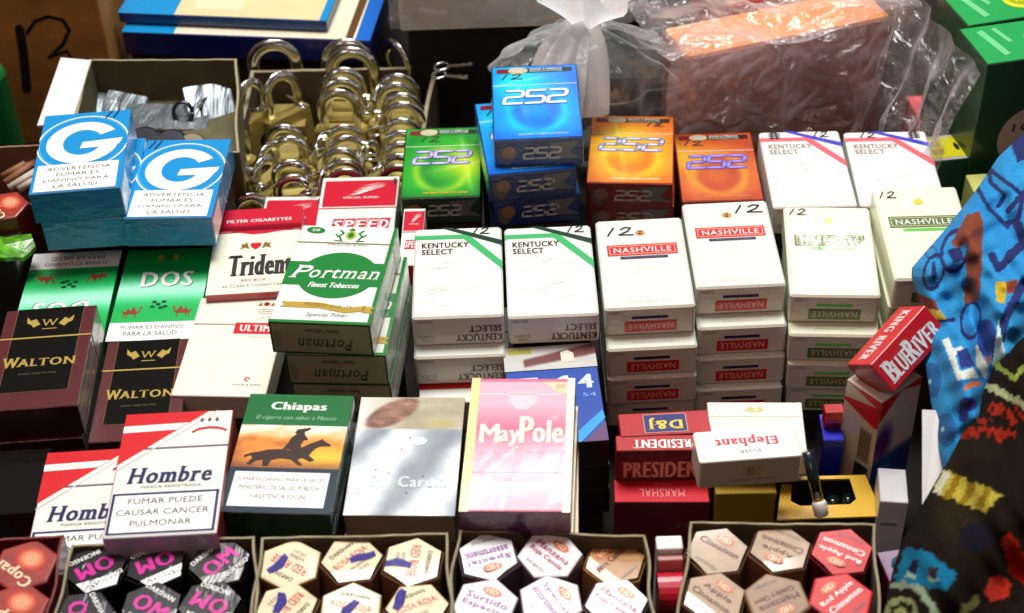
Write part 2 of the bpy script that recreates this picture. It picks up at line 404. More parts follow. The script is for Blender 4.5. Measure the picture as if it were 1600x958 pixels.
# ---- white soft packs with two crossing stripes
def kentucky(c1, c2, tcol, mark_x, sym=None):
    f = Print(W0, L0)
    f.group('stripe').poly([(0, .085), (.62, .085), (1.0, .41), (1.0, .50), (.56, .135), (0, .135)], c1, 0)
    f.poly([(.30, 0), (.42, 0), (1.0, .165), (1.0, .225)], c2, 1)
    f.group('brand_lettering').text('KENTUCKY', .09, .175, .62, .235, tcol, 'bold').text('SELECT', .09, .25, .44, .31, tcol, 'bold')
    f.group('faint_print')
    for k in range(9):
        x_, y_ = rnd.uniform(.05, .6), rnd.uniform(.4, .92); f.line([(x_, y_), (x_ + rnd.uniform(.06, .14), y_ - rnd.uniform(.02, .05)), (x_ + rnd.uniform(.18, .3), y_ - rnd.uniform(.03, .09))], rnd.uniform(.2, .5), ink((216, 220, 208)), 0)
    if mark_x: hand(f, '12', mark_x, .015, mark_x + .2, .085)
    if sym: f.strokes('#', HAND, sym, .01, sym + .13, .105, iK, 1.1, 4)
    e = Print(W0, T0)
    e.group('end_lettering').text('KENTUCKY', .47, .62, .97, .86, tcol, 'bold', rot=180).text('SELECT', .62, .32, .97, .54, tcol, 'bold', rot=180)
    e.text('SPECIAL BLEND', .05, .1, .22, .2, iGR, rot=180).text('20 CIGARETTES', .06, .62, .24, .72, iGR, rot=180).text('AUTHORIZED', .1, .76, .22, .84, iGR, rot=180)
    return f, e
K = []
white_side = paper((222, 214, 200)); 
for key, mark in (('KG1', .66), ('KG2', .72)):
    f, e = kentucky(iMINT, iDGRN, iBR, mark)
    K.append(make_pack('cigarette_pack', WHITE, WHITE, white_side, lid=0, r=2.6, front=f, endp=e, e=1.2)); place(K[-1], POSE[key])
G_K = 'green striped white packs'
tag(K[0], 'white pack with green stripes and brown KENTUCKY SELECT lettering, beside the Portman stack', 'cigarette pack', G_K)
tag(K[1], 'white pack with green stripes and brown KENTUCKY SELECT lettering, above the blue 4 pack', 'cigarette pack', G_K)
c = copy_tree(K[0]); place(c, POSE['KG1'], 1, 0, -10); tag(c, 'white KENTUCKY SELECT pack second in its stack, only its brown-lettered end showing', 'cigarette pack', G_K)
for key, mark, sym in (('KB1', .66, .12), ('KB2', .18, .78)):
    f, e = kentucky(ink((228, 92, 104)), ink((44, 52, 190)), ink((150, 124, 104)), mark, sym)
    o = make_pack('cigarette_pack', paper((236, 234, 234)), WHITE, white_side, lid=0, r=2.2, front=f, endp=e, e=.9); place(o, POSE[key])
    tag(o, 'back row white pack with red and blue stripes, black hatch mark at its %s corner' % ('left' if key == 'KB1' else 'right'), 'cigarette pack', 'red and blue striped packs')

# ---- white packs with a boxed brand
def nashville(cbox, cbar, cseal, mark, y0=.30, mcol=None):
    f = Print(W0, L0)
    f.group('brand_panel').rect(.1, y0, .9, y0 + .125, cbox, 0).frame(.125, y0 + .016, .875, y0 + .109, .35, ink((238, 220, 180)), 1)
    f.rect(.24, y0 + .135, .78, y0 + .165, cbar, 1)
    f.group('brand_lettering').text('NASHVILLE', .17, y0 + .034, .83, y0 + .092, iW, 'serif').text('PREMIUM TOBACCO BLEND', .28, y0 + .142, .74, y0 + .157, iGR)
    f.group('seal').ell(.5, .17, .06, .034, cseal, 0).ell(.5, .17, .042, .024, ink((66, 40, 28)) if mcol is None else cseal, 1).text('N', .47, .158, .53, .182, cseal, 'bold', 2)
    f.group('fine_print').text('AMERICAN BLEND', .28, .925, .74, .94, ink((214, 190, 180)))
    hand(f, '12', *mark, wd=1.15 if mark[2] - mark[0] > .25 else .8)
    e = Print(W0, T0)
    e.group('end_panel').rect(.22, .48, .80, .86, cbox, 0).rect(.3, .3, .7, .4, cbar, 0)
    e.group('end_lettering').text('NASHVILLE', .26, .56, .76, .78, ink((226, 190, 170)), 'serif', rot=180).text('20 CIGARETTES', .05, .1, .2, .2, iGR, rot=180)
    return f, e
def nash_stack(key, cols, mark, y0, lower, labels, group, body):
    f, e = nashville(*cols, mark, y0, 1 if group.startswith('green') else None)
    o = make_pack('cigarette_pack', body, body, paper((214, 204, 188), .95, .9), lid=0, r=2.4, front=f, endp=e, e=1.3); place(o, POSE[key])
    tag(o, labels[0], 'cigarette pack', group)
    for i, (dx, dy) in enumerate(lower):
        c = copy_tree(o); place(c, POSE[key], i + 1, dx, dy); tag(c, labels[i + 1], 'cigarette pack', group)
REDS = (iRED, ink((44, 24, 84)), ink((236, 170, 110))); GRNS = (ink((86, 112, 46)), ink((98, 206, 70)), ink((204, 204, 70)))
ow = lambda s: ['white pack with red NASHVILLE panel, top of the %s red panel stack' % s] + ['white NASHVILLE pack, %s red panel stack, %s from the top' % (s, q) for q in ('second', 'third', 'fourth')]
nash_stack('N1', REDS, (.1, .1, .42, .19), .30, [(.5, -12), (.5, -14), (0, -11)], ow('left'), 'red NASHVILLE packs', paper((224, 229, 217)))
nash_stack('N2', REDS, (.58, .06, .92, .15), .31, [(.3, -12), (.3, -15), (-.5, -19)], ow('right'), 'red NASHVILLE packs', paper((224, 229, 217)))
og = ['white pack with green NASHVILLE panel washed out by glare, top of its stack'] + ['white NASHVILLE pack under the glare-lit green panel one, %s from the top' % q for q in ('second', 'third', 'fourth')]
nash_stack('NG1', GRNS, (.05, .03, .27, .10), .33, [(.4, -11), (1, -13), (2, -10)], og, 'green NASHVILLE packs', paper((230, 233, 206)))
nash_stack('NG2', GRNS, (.05, .05, .26, .12), .33, [(-1, 1), (-2, 0)], ['white pack with green NASHVILLE panel next to the blue cloth', 'white pack directly under the green NASHVILLE one beside the blue cloth', 'lowest visible white pack of the stack beside the blue cloth'], 'green NASHVILLE packs', paper((230, 233, 206)))

# ---- sky blue packs with a big G
def gpack(mark):
    f = Print(W0, L0); b = ink((10, 150, 214))
    f.group('brand_letter')
    cx, cy, rx, ry = .50, .40, .41, .262
    f.ring(cx, cy, rx, ry, 10.5, iW, 1, 32, 352, 44, th2=9.)
    f.poly([(.50, .40), (.95, .375), (.93, .43), (.86, .505), (.80, .53), (.70, .475), (.48, .478)], iW, 2)
    f.ring(cx, cy + .0, .52, .345, .9, iW, 0, 0, 360, 60)
    f.ring(cx, cy + .0, .49, .325, .35, ink((120, 206, 236)), 0, 20, 330, 60)
    f.group('warning_label').rect(.045, .665, .945, .985, iW, 2)
    f.group('warning_lettering')
    for t, x0, x1, y in (('ADVERTENCIA', .15, .86, .70), ('FUMAR ES', .27, .74, .77), ('DAÑINO PARA', .14, .86, .835), ('LA SALUD', .26, .74, .91)):
        f.text(t, x0, y, x1, y + .042, iDG, 'sans', 3)
    hand(f, '11', *mark, m=iNV, wd=1.1)
    r = Print(L0, T0); r.group('side_print').ring(.62, .5, .16, .6, .8, iW, 0).rect(.02, .15, .3, .95, iW, 0)
    return f, r
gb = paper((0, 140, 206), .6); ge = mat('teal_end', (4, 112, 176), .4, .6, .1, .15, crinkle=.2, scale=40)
for key, mk, lb in (('G1', (.72, .01, .88, .10), 'sky blue pack with a big white G, the higher left one of the two'), ('G2', (.05, .02, .19, .12), 'sky blue pack with a big white G, the lower right one of the two')):
    f, r = gpack(mk); o = make_pack('cigarette_pack', gb, gb, ge, lid=0, r=.6, front=f, rside=r); place(o, POSE[key]); tag(o, lb, 'cigarette pack', 'blue packs with a white G')
    if key == 'G1':
        c = copy_tree(o); place(c, POSE[key], 1, 4, 1, -2); tag(c, 'blue pack lying right under the higher left G pack, its teal end showing', 'cigarette pack', 'blue packs with a white G')

# ---- green camel packs
CAMEL = [(0, .45), (.05, .4), (.12, .48), (.2, .5), (.26, .38), (.33, .18), (.4, .38), (.47, .42), (.54, .2), (.61, .05), (.68, .25), (.74, .42), (.8, .5), (.86, .45), (.9, .2), (.94, .1), (1.02, .08), (1.05, .16), (.98, .22), (.95, .45), (.88, .62), (.78, .68), (.76, 1), (.71, 1), (.70, .7), (.45, .68), (.32, .72), (.3, 1), (.25, 1), (.24, .68), (.16, .72), (.14, 1), (.09, 1), (.1, .62)]
def dos(flip):
    def g(u, v):
        c = mixc((0, 172, 70), (170, 246, 214), np.exp(-((v - .56) / .16) ** 2)); return mixc(c, (20, 176, 82), np.clip(v - .7, 0, 1) * 3)
    f = Print(W0, L0, flip)
    f.group('front_picture').art(0, 0, 1, .815, g, PRINT(), 2, 60)
    f.group('warning_label').rect(0, .81, 1, 1, iW, 1)
    f.group('warning_lettering').text('FUMAR ES DAÑINO', .14, .835, .84, .88, iDG, lay=2).text('PARA LA SALUD', .18, .905, .78, .95, iDG, lay=2)
    f.group('brand_lettering').text('DOS', .26, .265, .84, .43, iDG, 'serifb', 1).text('DOS', .25, .26, .83, .425, iW, 'serifb', 2)
    f.text('CIGARETTES', .35, .19, .68, .205, ink((10, 96, 50)), lay=2)
    f.group('emblem')
    for x, s in ((.1, 1), (.9, -1)):
        f.poly([(x + s * .22 * (a), .63 + b * .13) for a, b in CAMEL][::1], ink((146, 62, 40)), 2)
    for a, b in ((0, 0), (-.05, .02), (.05, -.02), (.03, .03), (-.04, -.02), (.07, .02)): f.ell(.5 + a * 1.2, .62 + b * 1.3, .03, .014, ink((10, 66, 36)), 2, 8)
    f.poly([(.38, .08), (.42, .06), (.45, .10), (.42, .13), (.38, .13)], ink((190, 150, 60)), 2).poly([(.62, .08), (.58, .06), (.55, .10), (.58, .13), (.62, .13)], ink((190, 150, 60)), 2).ell(.5, .1, .05, .03, ink((28, 130, 60)), 2)
    return f
gs = paper((10, 120, 60), .6, .3)
for key, fl, lb in (('DOS1', True, 'green pack with two camels lying upside down under the sky blue G packs'), ('DOS2', False, 'green pack with two brown camels and white DOS lettering the right way up')):
    o = make_pack('cigarette_pack', gs, gs, gs, lid=.29, front=dos(fl), lidfront_at_top=not fl); place(o, POSE[key]); tag(o, lb, 'cigarette pack', 'green camel packs')

# ---- maroon and black packs
def walton():
    f = Print(W0, L0); blk = ink((9, 11, 9), 0, .2, .1); g = ink((196, 168, 84), .3)
    f.group('front_panel').rect(.13, 0, .86, .84, blk, 0).frame(.125, -.01, .865, .845, .4, ink((120, 84, 50)), 1)
    f.rect(0, .298, 1, .312, g, 2)
    f.group('emblem').text('W', .42, .12, .6, .19, g, 'serif', 2)
    for s in (-1, 1): f.poly([(.51 + s * .1, .17), (.51 + s * .16, .11), (.51 + s * .21, .13), (.51 + s * .26, .09), (.51 + s * .25, .15), (.51 + s * .2, .17), (.51 + s * .17, .2)], g, 2)
    f.rect(.44, .215, .6, .222, g, 2)
    f.group('brand_lettering').text('W', .1, .5, .27, .6, g, 'serifb').text('ALTON', .26, .52, .88, .595, g, 'serifb', 2.6).text('KING SIZE FILTER', .3, .66, .7, .675, ink((92, 96, 60)))
    return f
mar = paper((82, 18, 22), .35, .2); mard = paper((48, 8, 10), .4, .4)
o = make_pack('cigarette_pack', mar, paper((96, 92, 84), .9, .5), mard, lid=.305, front=walton()); place(o, POSE['W1'])
GW = 'maroon and black WALTON packs'
tag(o, 'maroon and black WALTON pack at the left edge, top of its stack', 'cigarette pack', GW)
for i in (1, 2): c = copy_tree(o); place(c, POSE['W1'], i, -1.5 * i, -3 + i); tag(c, 'dark maroon pack %s under the WALTON pack at the left edge' % ('directly', 'second')[i - 1], 'cigarette pack', GW)
c = copy_tree(o); place(c, POSE['W2']); tag(c, 'maroon and black WALTON pack just left of the white ULTIMA pack', 'cigarette pack', GW)

# ---- trident, speed, ultima
f = Print(W0, L0)
f.group('lid_band').rect(0, 0, 1, .27, iCR, 0).poly([(0, .26), (.16, .26), (.3, .29), (.45, .315), (.6, .31), (.8, .285), (1, .26), (1, .2), (0, .2)], iCR, 0)
f.group('brand_lettering').text('FILTER CIGARETTES', .13, .13, .88, .165, iW, 'bold')
f.text('Trident', .22, .56, .93, .80, iK, 'serifb', shear=0).text('RED BOX', .38, .84, .66, .865, iRED).text('20 CLASS A CIGARETTES', .18, .90, .84, .925, iGR)
f.group('emblem').poly([(.44, .42), (.56, .42), (.56, .46), (.5, .50), (.44, .46)], iRED, 1)
for s in (-1, 1): f.poly([(.5 + s * .07, .49), (.5 + s * .1, .41), (.5 + s * .14, .43), (.5 + s * .17, .42), (.5 + s * .16, .46), (.5 + s * .18, .49), (.5 + s * .12, .47)], iGOLD, 1)
o = make_pack('cigarette_pack', CREAM, WARM, paper((180, 60, 60)), lid=.28, lidside=iCR, front=f); place(o, POSE['TRI'])
tag(o, 'cream pack with crimson lid, red shield and black Trident lettering', 'cigarette pack')
f = Print(W0, L0)
f.group('lid_band').rect(.04, .05, .985, .40, iCR, 0)
f.group('emblem')
for k in range(4): f.poly([(.36 + .05 * k, .25 - .04 * k), (.78, .15 - .02 * k), (.84, .125 - .015 * k), (.5 + .05 * k, .235 - .04 * k)], iW, 2)
f.group('brand_lettering').text('SPECIAL BLEND', .3, .27, .76, .295, iW)
for i, ch in enumerate('SPEED'):
    x = .2 + i * .148; f.poly([(x + .02, .56), (x + .155, .56), (x + .13, .72), (x - .01, .72)], iCR, 1); f.text(ch, x + .025, .585, x + .125, .695, iW, 'bold', 2, shear=.15)
f.group('price_mark').poly([(.93, .03), (.965, .03), (.965, .12), (.93, .12)], iK, 2)
spd = make_pack('cigarette_pack', WHITE, WHITE, paper((190, 30, 50)), lid=.42, front=f); place(spd, POSE['SPD'])
tag(spd, 'white pack with crimson band and red SPEED letters behind the Portman pack', 'cigarette pack', 'SPEED packs')
c = copy_tree(spd); place(c, (-150.5, 118.0, 72.0, -2, 0, 0, 40.0, 87.4, 20)); tag(c, 'red and white SPEED pack mostly hidden between the Trident and SPEED packs', 'cigarette pack', 'SPEED packs')
c = copy_tree(spd); place(c, (-62.5, 68.0, 105.0, -2, 0, 0, 14.0, 60, 21)); 
f = Print(14, 60); 
tag(c, 'red and white pack squeezed between the Portman stack and the first KENTUCKY SELECT pack', 'cigarette pack', 'SPEED packs')
f = Print(W0, L0)
f.group('brand_panel').rect(.47, .26, 1, .375, iRED, 0)
f.group('brand_lettering').text('ULTIMA', .53, .285, .96, .35, iW, 'serifb').text('AMERICAN BLEND', .66, .40, .96, .415, ink((236, 180, 180)))
f.text('1935', .68, .185, .9, .225, ink((210, 204, 200)), 'serif')
f.group('emblem').ell(.76, .06, .035, .022, iRED, 1).ell(.76, .06, .02, .012, iK, 2).poly([(.66, .08), (.69, .04), (.72, .08)], iGOLD, 1).poly([(.8, .08), (.83, .04), (.86, .08)], iGOLD, 1)
for k in range(3): f.rect(.68, .115 + k * .02, .88, .12 + k * .02, iGR, 1)
f.ring(.76, .83, .032, .02, 1.0, ink((204, 60, 80)), 1, 0, 300, 20).text('PHILIP & SONS', .62, .878, .92, .893, iGR)
o = make_pack('cigarette_pack', paper((230, 231, 216)), WARM, paper((206, 186, 170)), lid=.28, front=f); place(o, POSE['ULT'])
tag(o, 'plain white pack with a red ULTIMA panel partly under the Portman pack', 'cigarette pack')

# ---- portman
f = Print(W0, L0); ig = ink((8, 122, 46))
f.group('green_border').rect(0, .975, 1, 1, ig, 1).rect(.965, 0, 1, .975, ig, 1)
f.group('green_oval').ell(.53, .52, .40, .235, ig, 0, 40).rect(0, .39, .965, .63, ig, 1)
f.group('brand_lettering').text('P', .08, .43, .25, .56, iW, 'serif', 2, shear=.35).text('ortman', .25, .46, .96, .555, iW, 'serif', 2, shear=.25).text('Finest Tobaccos', .28, .60, .78, .65, iW, 'bold', 2, shear=.25)
f.text('AMERICAN BLEND', .33, .195, .74, .213, iGR, lay=2).text('Special Filter', .35, .90, .76, .945, iGR, lay=2, shear=.2)
f.group('emblem').ell(.54, .1, .055, .045, ink((170, 178, 60)), 2).ell(.54, .1, .03, .03, ig, 3).poly([(.5, .045), (.54, .02), (.58, .045), (.54, .055)], ig, 2)
for s in (-1, 1):
    f.line([(.54 + s * .09, .15), (.54 + s * .12, .11), (.54 + s * .08, .08), (.54 + s * .12, .05)], 1.2, ig, 2).line([(.54 + s * .15, .16), (.54 + s * .07, .165)], .9, ig, 2).line([(.54 + s * .13, .12), (.54 + s * .16, .09)], .9, ig, 2)
f.group('badge').ell(.16, .055, .10, .035, ig, 2, rot=8).text('20', .12, .042, .2, .068, iW, 'bold', 3)
gold = ink((190, 158, 60), .2)
f.group('ribbon').poly([(.2, .80), (.45, .80), (.72, .845), (.90, .82), (.90, .87), (.72, .895), (.45, .855), (.2, .855)], gold, 2).poly([(.06, .80), (.2, .80), (.2, .85), (.06, .855), (.1, .828)], gold, 2).poly([(.88, .82), (1., .83), (.96, .86), (1., .89), (.88, .885)], gold, 2)
f.text('PREMIUM QUALITY', .3, .815, .78, .85, ink((110, 86, 30)), 'serif', 3, rise=-.08)
e = Print(W0, T0); e.group('end_border').frame(.0, .0, 1, 1, 1.0, ink((10, 84, 44)), 0)
e.group('end_lettering').text('Portman', .26, .5, .8, .86, ink((20, 84, 44)), 'serif', 1, 180, .2).text('Finest Tobaccos', .36, .2, .68, .32, ink((70, 100, 66)), 'bold', 1, 180).text('TABACALERA', .03, .3, .1, .8, ink((120, 140, 110)), lay=1)
r = Print(L0, T0); r.group('side_border').rect(0, 0, 1, .07, ig, 1).rect(0, .93, 1, 1, ig, 1)
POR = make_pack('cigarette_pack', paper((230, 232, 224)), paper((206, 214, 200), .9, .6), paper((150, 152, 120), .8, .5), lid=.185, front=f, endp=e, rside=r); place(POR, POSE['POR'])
GP = 'stack of green and white Portman packs'
tag(POR, 'white and green Portman pack with big green oval, top of its stack', 'cigarette pack', GP)
for i, (dx, dy, t) in enumerate(((5, 0, 'second'), (5.5, 1, 'third'))): c = copy_tree(POR); place(c, POSE['POR'], i + 1, dx, dy, 2); tag(c, 'Portman pack %s from the top of its stack, green edged end showing' % t, 'cigarette pack', GP)

# ---- shiny 252 packs
def art252(cd, cm, cb, cg, sx, sy, seed):
    def fn(u, v):
        d = np.hypot((u - .5) * .9, (v - .62) * 1.0); n = fbm(u, v, 5, seed)
        c = mixc(cd, cm, .5 + .5 * np.sin(d * 16 + n * 3) * .5 + .25 * n)
        c = mixc(c, cb, np.exp(-((d - .3) / .05) ** 2) * .55)
        c = mixc(c, cb, np.exp(-(np.hypot(u - sx, (v - sy) * 1.3) / .30) ** 2) * .9)
        a = np.arctan2(v - sy, u - sx); rays = np.maximum(np.cos(a * 4 + .8), 0) ** 12
        c = mixc(c, cg, rays * np.exp(-np.hypot(u - sx, v - sy) / .25) * .9)
        return mixc(c, cd, np.clip(v - .85, 0, 1) * 3)
    return fn
def pack252(art, band, mark, logo, endc, small):
    f = Print(W0, L0)
    f.group('front_picture').art(.015, .015, .985, .985, art, PRINTF(), 40, 56)
    f.group('top_band').rect(.06, .045, .94, .105, band, 1).rect(.06, .045, .3, .105, ink((122, 12, 34)), 2)
    f.ell(.31, .075, .115, .045, ink((222, 206, 150), .3), 3).ell(.31, .075, .085, .03, ink((196, 186, 170)), 4)
    f.text('DRAW A MIRACLE', .45, .05, .82, .07, iW, 'bold', 3).text('INNOVATION', .45, .078, .82, .098, ink((180, 220, 190)), 'bold', 3)
    f.group('brand_lettering')
    f.strokes('252', TECH, .15, .355, .85, .525, logo[1], 3.7, 3, .26, .12); f.strokes('252', TECH, .15, .355, .85, .525, logo[0], 2.3, 4, .26, .12)
    f.text('VIRGINIA TOBACCO BLEND', .28, .925, .84, .95, small, 'bold', 3)
    f.group('lid_line').rect(.015, .272, .985, .278, ink((230, 236, 236)), 1)
    hand(f, '12', *mark, wd=.9)
    e = Print(W0, T0)
    e.group('end_print').poly([(.62, .15), (.95, .1), (.85, .5), (1, .75), (.7, .7)], ink((100, 100, 104)), 0).poly([(.05, .3), (.2, .2), (.26, .5), (.16, .95), (.06, .8)], ink((88, 84, 80)), 0).ell(.17, .45, .08, .22, ink((140, 104, 84)), 1)
    e.group('end_lettering').strokes('252', TECH, .34, .3, .74, .68, ink((190, 188, 182)), 1.4, 2, .25, .1)
    o = make_pack('cigarette_pack', endc[0], endc[0], endc[1], lid=.275, front=f, endp=e, r=1.2); return o
GT = 'shiny 252 packs'
ib = (ink((226, 240, 250)), ink((40, 90, 170)))
o = pack252(art252((6, 90, 220), (0, 160, 244), (0, 240, 250), (210, 246, 252), .28, .22, 3), ink((10, 40, 70)), (.1, .12, .36, .19), ib, (foil((30, 110, 210)), paper((30, 44, 104), .8, .5)), ink((160, 210, 250)))
place(o, POSE['TB1']); tag(o, 'shiny bright blue 252 pack on top of the tallest stack', 'cigarette pack', GT)
c = copy_tree(o); place(c, POSE['TB2']); tag(c, 'blue 252 pack second in the tall blue stack, its left edge sticking out', 'cigarette pack', GT)
c2 = copy_tree(o); place(c2, POSE['TB2'], 1, 3, 1); tag(c2, 'dark blue 252 pack lowest visible in the tall blue stack', 'cigarette pack', GT)
o = pack252(art252((10, 116, 44), (40, 176, 40), (214, 240, 40), (252, 252, 150), .82, .55, 5), ink((16, 40, 40)), (.2, .13, .46, .21), (ink((206, 196, 236)), ink((34, 30, 150))), (foil((30, 110, 50)), paper((34, 66, 44), .8, .5)), ink((230, 170, 60)))
place(o, POSE['TG']); tag(o, 'shiny green 252 pack with yellow starburst', 'cigarette pack', GT)
oo = (ink((214, 226, 250)), ink((96, 30, 150)))
o = pack252(art252((230, 90, 16), (244, 166, 16), (255, 232, 30), (255, 248, 150), .35, .4, 8), ink((50, 14, 10)), (.66, .11, .86, .16), oo, (foil((220, 110, 40)), paper((124, 24, 18), .8, .5)), ink((250, 230, 190)))
place(o, POSE['O1']); tag(o, 'shiny yellow and orange 252 pack next to the blue 252 stack', 'cigarette pack', GT)
c = copy_tree(o); place(c, POSE['O1'], 1, 1, 3); tag(c, 'dark red pack directly under the yellow and orange 252 pack', 'cigarette pack', GT)
o = pack252(art252((176, 50, 24), (206, 104, 40), (236, 180, 40), (250, 210, 90), .05, .35, 11), ink((40, 14, 10)), (.1, .12, .36, .19), (ink((150, 150, 240)), ink((90, 20, 170))), (foil((196, 90, 40)), paper((130, 40, 24), .8, .5)), ink((216, 130, 80)))
place(o, POSE['O2']); tag(o, 'dull orange 252 pack with violet numerals beside the striped white packs', 'cigarette pack', GT)

# ---- hombre
f = Print(W0, L0)
f.group('red_corner').poly([(0, 0), (.78, 0), (0, .43)], iRED, 0).poly([(0, .105), (.60, .095), (.50, .15), (0, .16)], iW, 1)
f.line([(.86, .0), (0, .475)], .9, ink((206, 206, 206)), 1)
f.group('emblem')
for s in (-1, 0, 1): f.poly([(.79 + s * .07 - .02, .08), (.79 + s * .07, .055), (.79 + s * .07 + .02, .08), (.79 + s * .07, .1)], ink((120, 70, 70)), 1)
f.poly([(.64, .17), (.70, .145), (.8, .135), (.9, .145), (.97, .17), (.96, .185), (.9, .165), (.8, .155), (.7, .165), (.645, .19)], iCR, 1)
f.group('brand_lettering').text('Hombre', .14, .46, .88, .585, ink((22, 24, 84)), 'serifb', shear=.12).text('MARCA REGISTRADA', .26, .605, .8, .625, iGR)
f.text('HOMBRE TRADEMARK', .04, .12, .36, .14, ink((214, 180, 170)))
f.group('warning_label').rect(.015, .655, .975, .985, iW, 1).frame(.02, .66, .97, .98, 1.5, ink((24, 22, 84)), 2)
f.group('warning_lettering').text('FUMAR PUEDE', .17, .705, .83, .75, iDG, lay=3).text('CAUSAR CANCER', .08, .79, .9, .835, iDG, lay=3).text('PULMONAR', .22, .875, .76, .92, iDG, lay=3)
o = make_pack('cigarette_pack', WHITE, paper((150, 60, 56), .8, .5), paper((150, 140, 160)), lid=.30, front=f); place(o, POSE['HOM1'])
tag(o, 'white Hombre pack with red corner and complete boxed warning, in front', 'cigarette pack', 'Hombre packs')
c = copy_tree(o); place(c, POSE['HOM2']); tag(c, 'white Hombre pack half hidden behind and left of the other Hombre pack', 'cigarette pack', 'Hombre packs')

# ---- chiapas
HORSE = [(.10, .72), (.16, .66), (.22, .64), (.30, .58), (.42, .56), (.5, .58), (.58, .55), (.64, .48), (.70, .40), (.76, .34), (.79, .30), (.82, .36), (.88, .43), (.88, .47), (.83, .47), (.78, .48), (.74, .54), (.71, .64), (.70, .70), (.76, .80), (.72, .84), (.64, .76), (.60, .80), (.66, .92), (.62, .93), (.54, .80), (.44, .78), (.36, .82), (.34, .96), (.29, .96), (.28, .82), (.22, .84), (.18, .94), (.14, .92), (.18, .78), (.16, .72), (.10, .78)]
RIDER = [(.44, .56), (.48, .40), (.50, .28), (.54, .20), (.52, .16), (.54, .08), (.60, .06), (.66, .03), (.66, .08), (.61, .14), (.62, .22), (.66, .32), (.62, .34), (.60, .44), (.62, .58), (.56, .62), (.52, .56)]
def sunset(u, v):
    n = fbm(u, v * .7, 5, 2); c = mixc((250, 244, 220), (226, 140, 44), np.clip((v - .12 + n * .35 - .12) * 3.2, 0, 1))
    c = mixc(c, (150, 74, 24), np.clip(fbm(u, v, 7, 9) * 1.5 - .75 + np.abs(u - .1) * -.5 + (v > .3) * .3, 0, .75))
    c = mixc(c, (250, 196, 40), np.exp(-((u - .85) / .3) ** 2 - ((v - .75) / .25) ** 2)); return mixc(c, (70, 34, 16), np.clip(v * 3 - 2.3, 0, 1) * .8)
f = Print(W0, L0); teal = ink((10, 40, 60))
f.group('lower_panel').rect(0, .635, 1, 1, teal, 0)
f.group('lid_band').rect(0, 0, 1, .275, ink((2, 104, 46)), 0)
f.group('front_picture').art(0, .275, 1, .64, sunset, PRINT(), 50, 36, 1)
f.group('rider_picture').poly([(x, .28 + y * .36) for x, y in HORSE], ink((52, 28, 20)), 3).poly([(x, .28 + y * .36) for x, y in RIDER], ink((52, 28, 20)), 4)
f.group('brand_lettering').text('Chiapas', .24, .07, .76, .16, ink((222, 232, 222)), 'black', 2).text('El cigarro con sabor a Mexico', .12, .19, .88, .235, ink((150, 196, 160)), lay=2, shear=.2)
f.group('warning_label').rect(.06, .675, .93, .955, iW, 2)
f.group('warning_lettering').text('FUMAR ES DAÑINO PARA LA SALUD', .10, .715, .89, .75, iDG, lay=3).text('MINISTERIO DE SALUD PUBLICA', .13, .785, .86, .82, iDG, lay=3).text('Y ASISTENCIA SOCIAL', .24, .855, .76, .89, iDG, lay=3)
e = Print(W0, T0); e.group('end_lettering').text('Chiapas', .3, .45, .72, .75, ink((20, 70, 34)), 'bold', 1)
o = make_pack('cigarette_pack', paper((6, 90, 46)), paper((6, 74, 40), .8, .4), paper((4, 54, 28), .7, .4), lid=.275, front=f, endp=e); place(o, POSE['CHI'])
tag(o, 'dark green Chiapas pack with a horse rider against an orange sky', 'cigarette pack')

# ---- silver pack with a foot picture
def footpic(u, v):
    c = mixc((196, 190, 168), (150, 140, 110), fbm(u, v, 4, 4)); d = np.hypot((u - .32 - (.5 - v) * .3) * 1.9, (v - .5) * .75)
    c = mixc((222, 220, 214), c, np.clip(u * 2.4 - .1, 0, 1)); c = mixc(c, mixc((196, 150, 126), (104, 66, 50), fbm(u, v, 9, 6) * 1.3), np.clip((.40 - d) * 14, 0, 1))
    return mixc(c, (176, 160, 70), np.exp(-((u - .8) / .12) ** 2 - ((v - .8) / .12) ** 2) * .7)
def moire(u, v):
    n = np.sin((u * 1.1 + v * .6) * 9 + fbm(u, v, 2, 1) * 5) * .5 + .5; return mixc((128, 138, 146), (226, 232, 236), n)
f = Print(W0, L0)
f.group('health_picture').art(0, 0, 1, .285, footpic, PRINT(), 50, 24)
f.group('front_picture').art(0, .285, 1, 1, moire, mat('silver_print', 'print', .35, .6, .3, .03, crinkle=.1), 30, 40)
f.group('brand_lettering').text('P.', .2, .685, .32, .775, ink((214, 228, 232)), 'serifb').text('Cardin', .46, .685, .9, .775, ink((206, 220, 226)), 'serifb').ell(.6, .385, .08, .035, ink((232, 238, 250)), 1)
f.group('speck')
for k in range(7): f.ell(rnd.uniform(.1, .9), rnd.uniform(.35, .95), .008, .006, iDG, 3, 6)
o = make_pack('cigarette_pack', paper((210, 216, 216)), paper((70, 64, 50), .8, .4), paper((140, 126, 104)), lid=.285, front=f); place(o, POSE['PC'])
tag(o, 'silvery grey pack with faint lettering and a photo of a foot on its lid', 'cigarette pack')
c = copy_tree(o); place(c, POSE['PC'], 1, -1.5, 1); tag(c, 'pack lying directly under the silvery grey one, mostly hidden', 'cigarette pack')

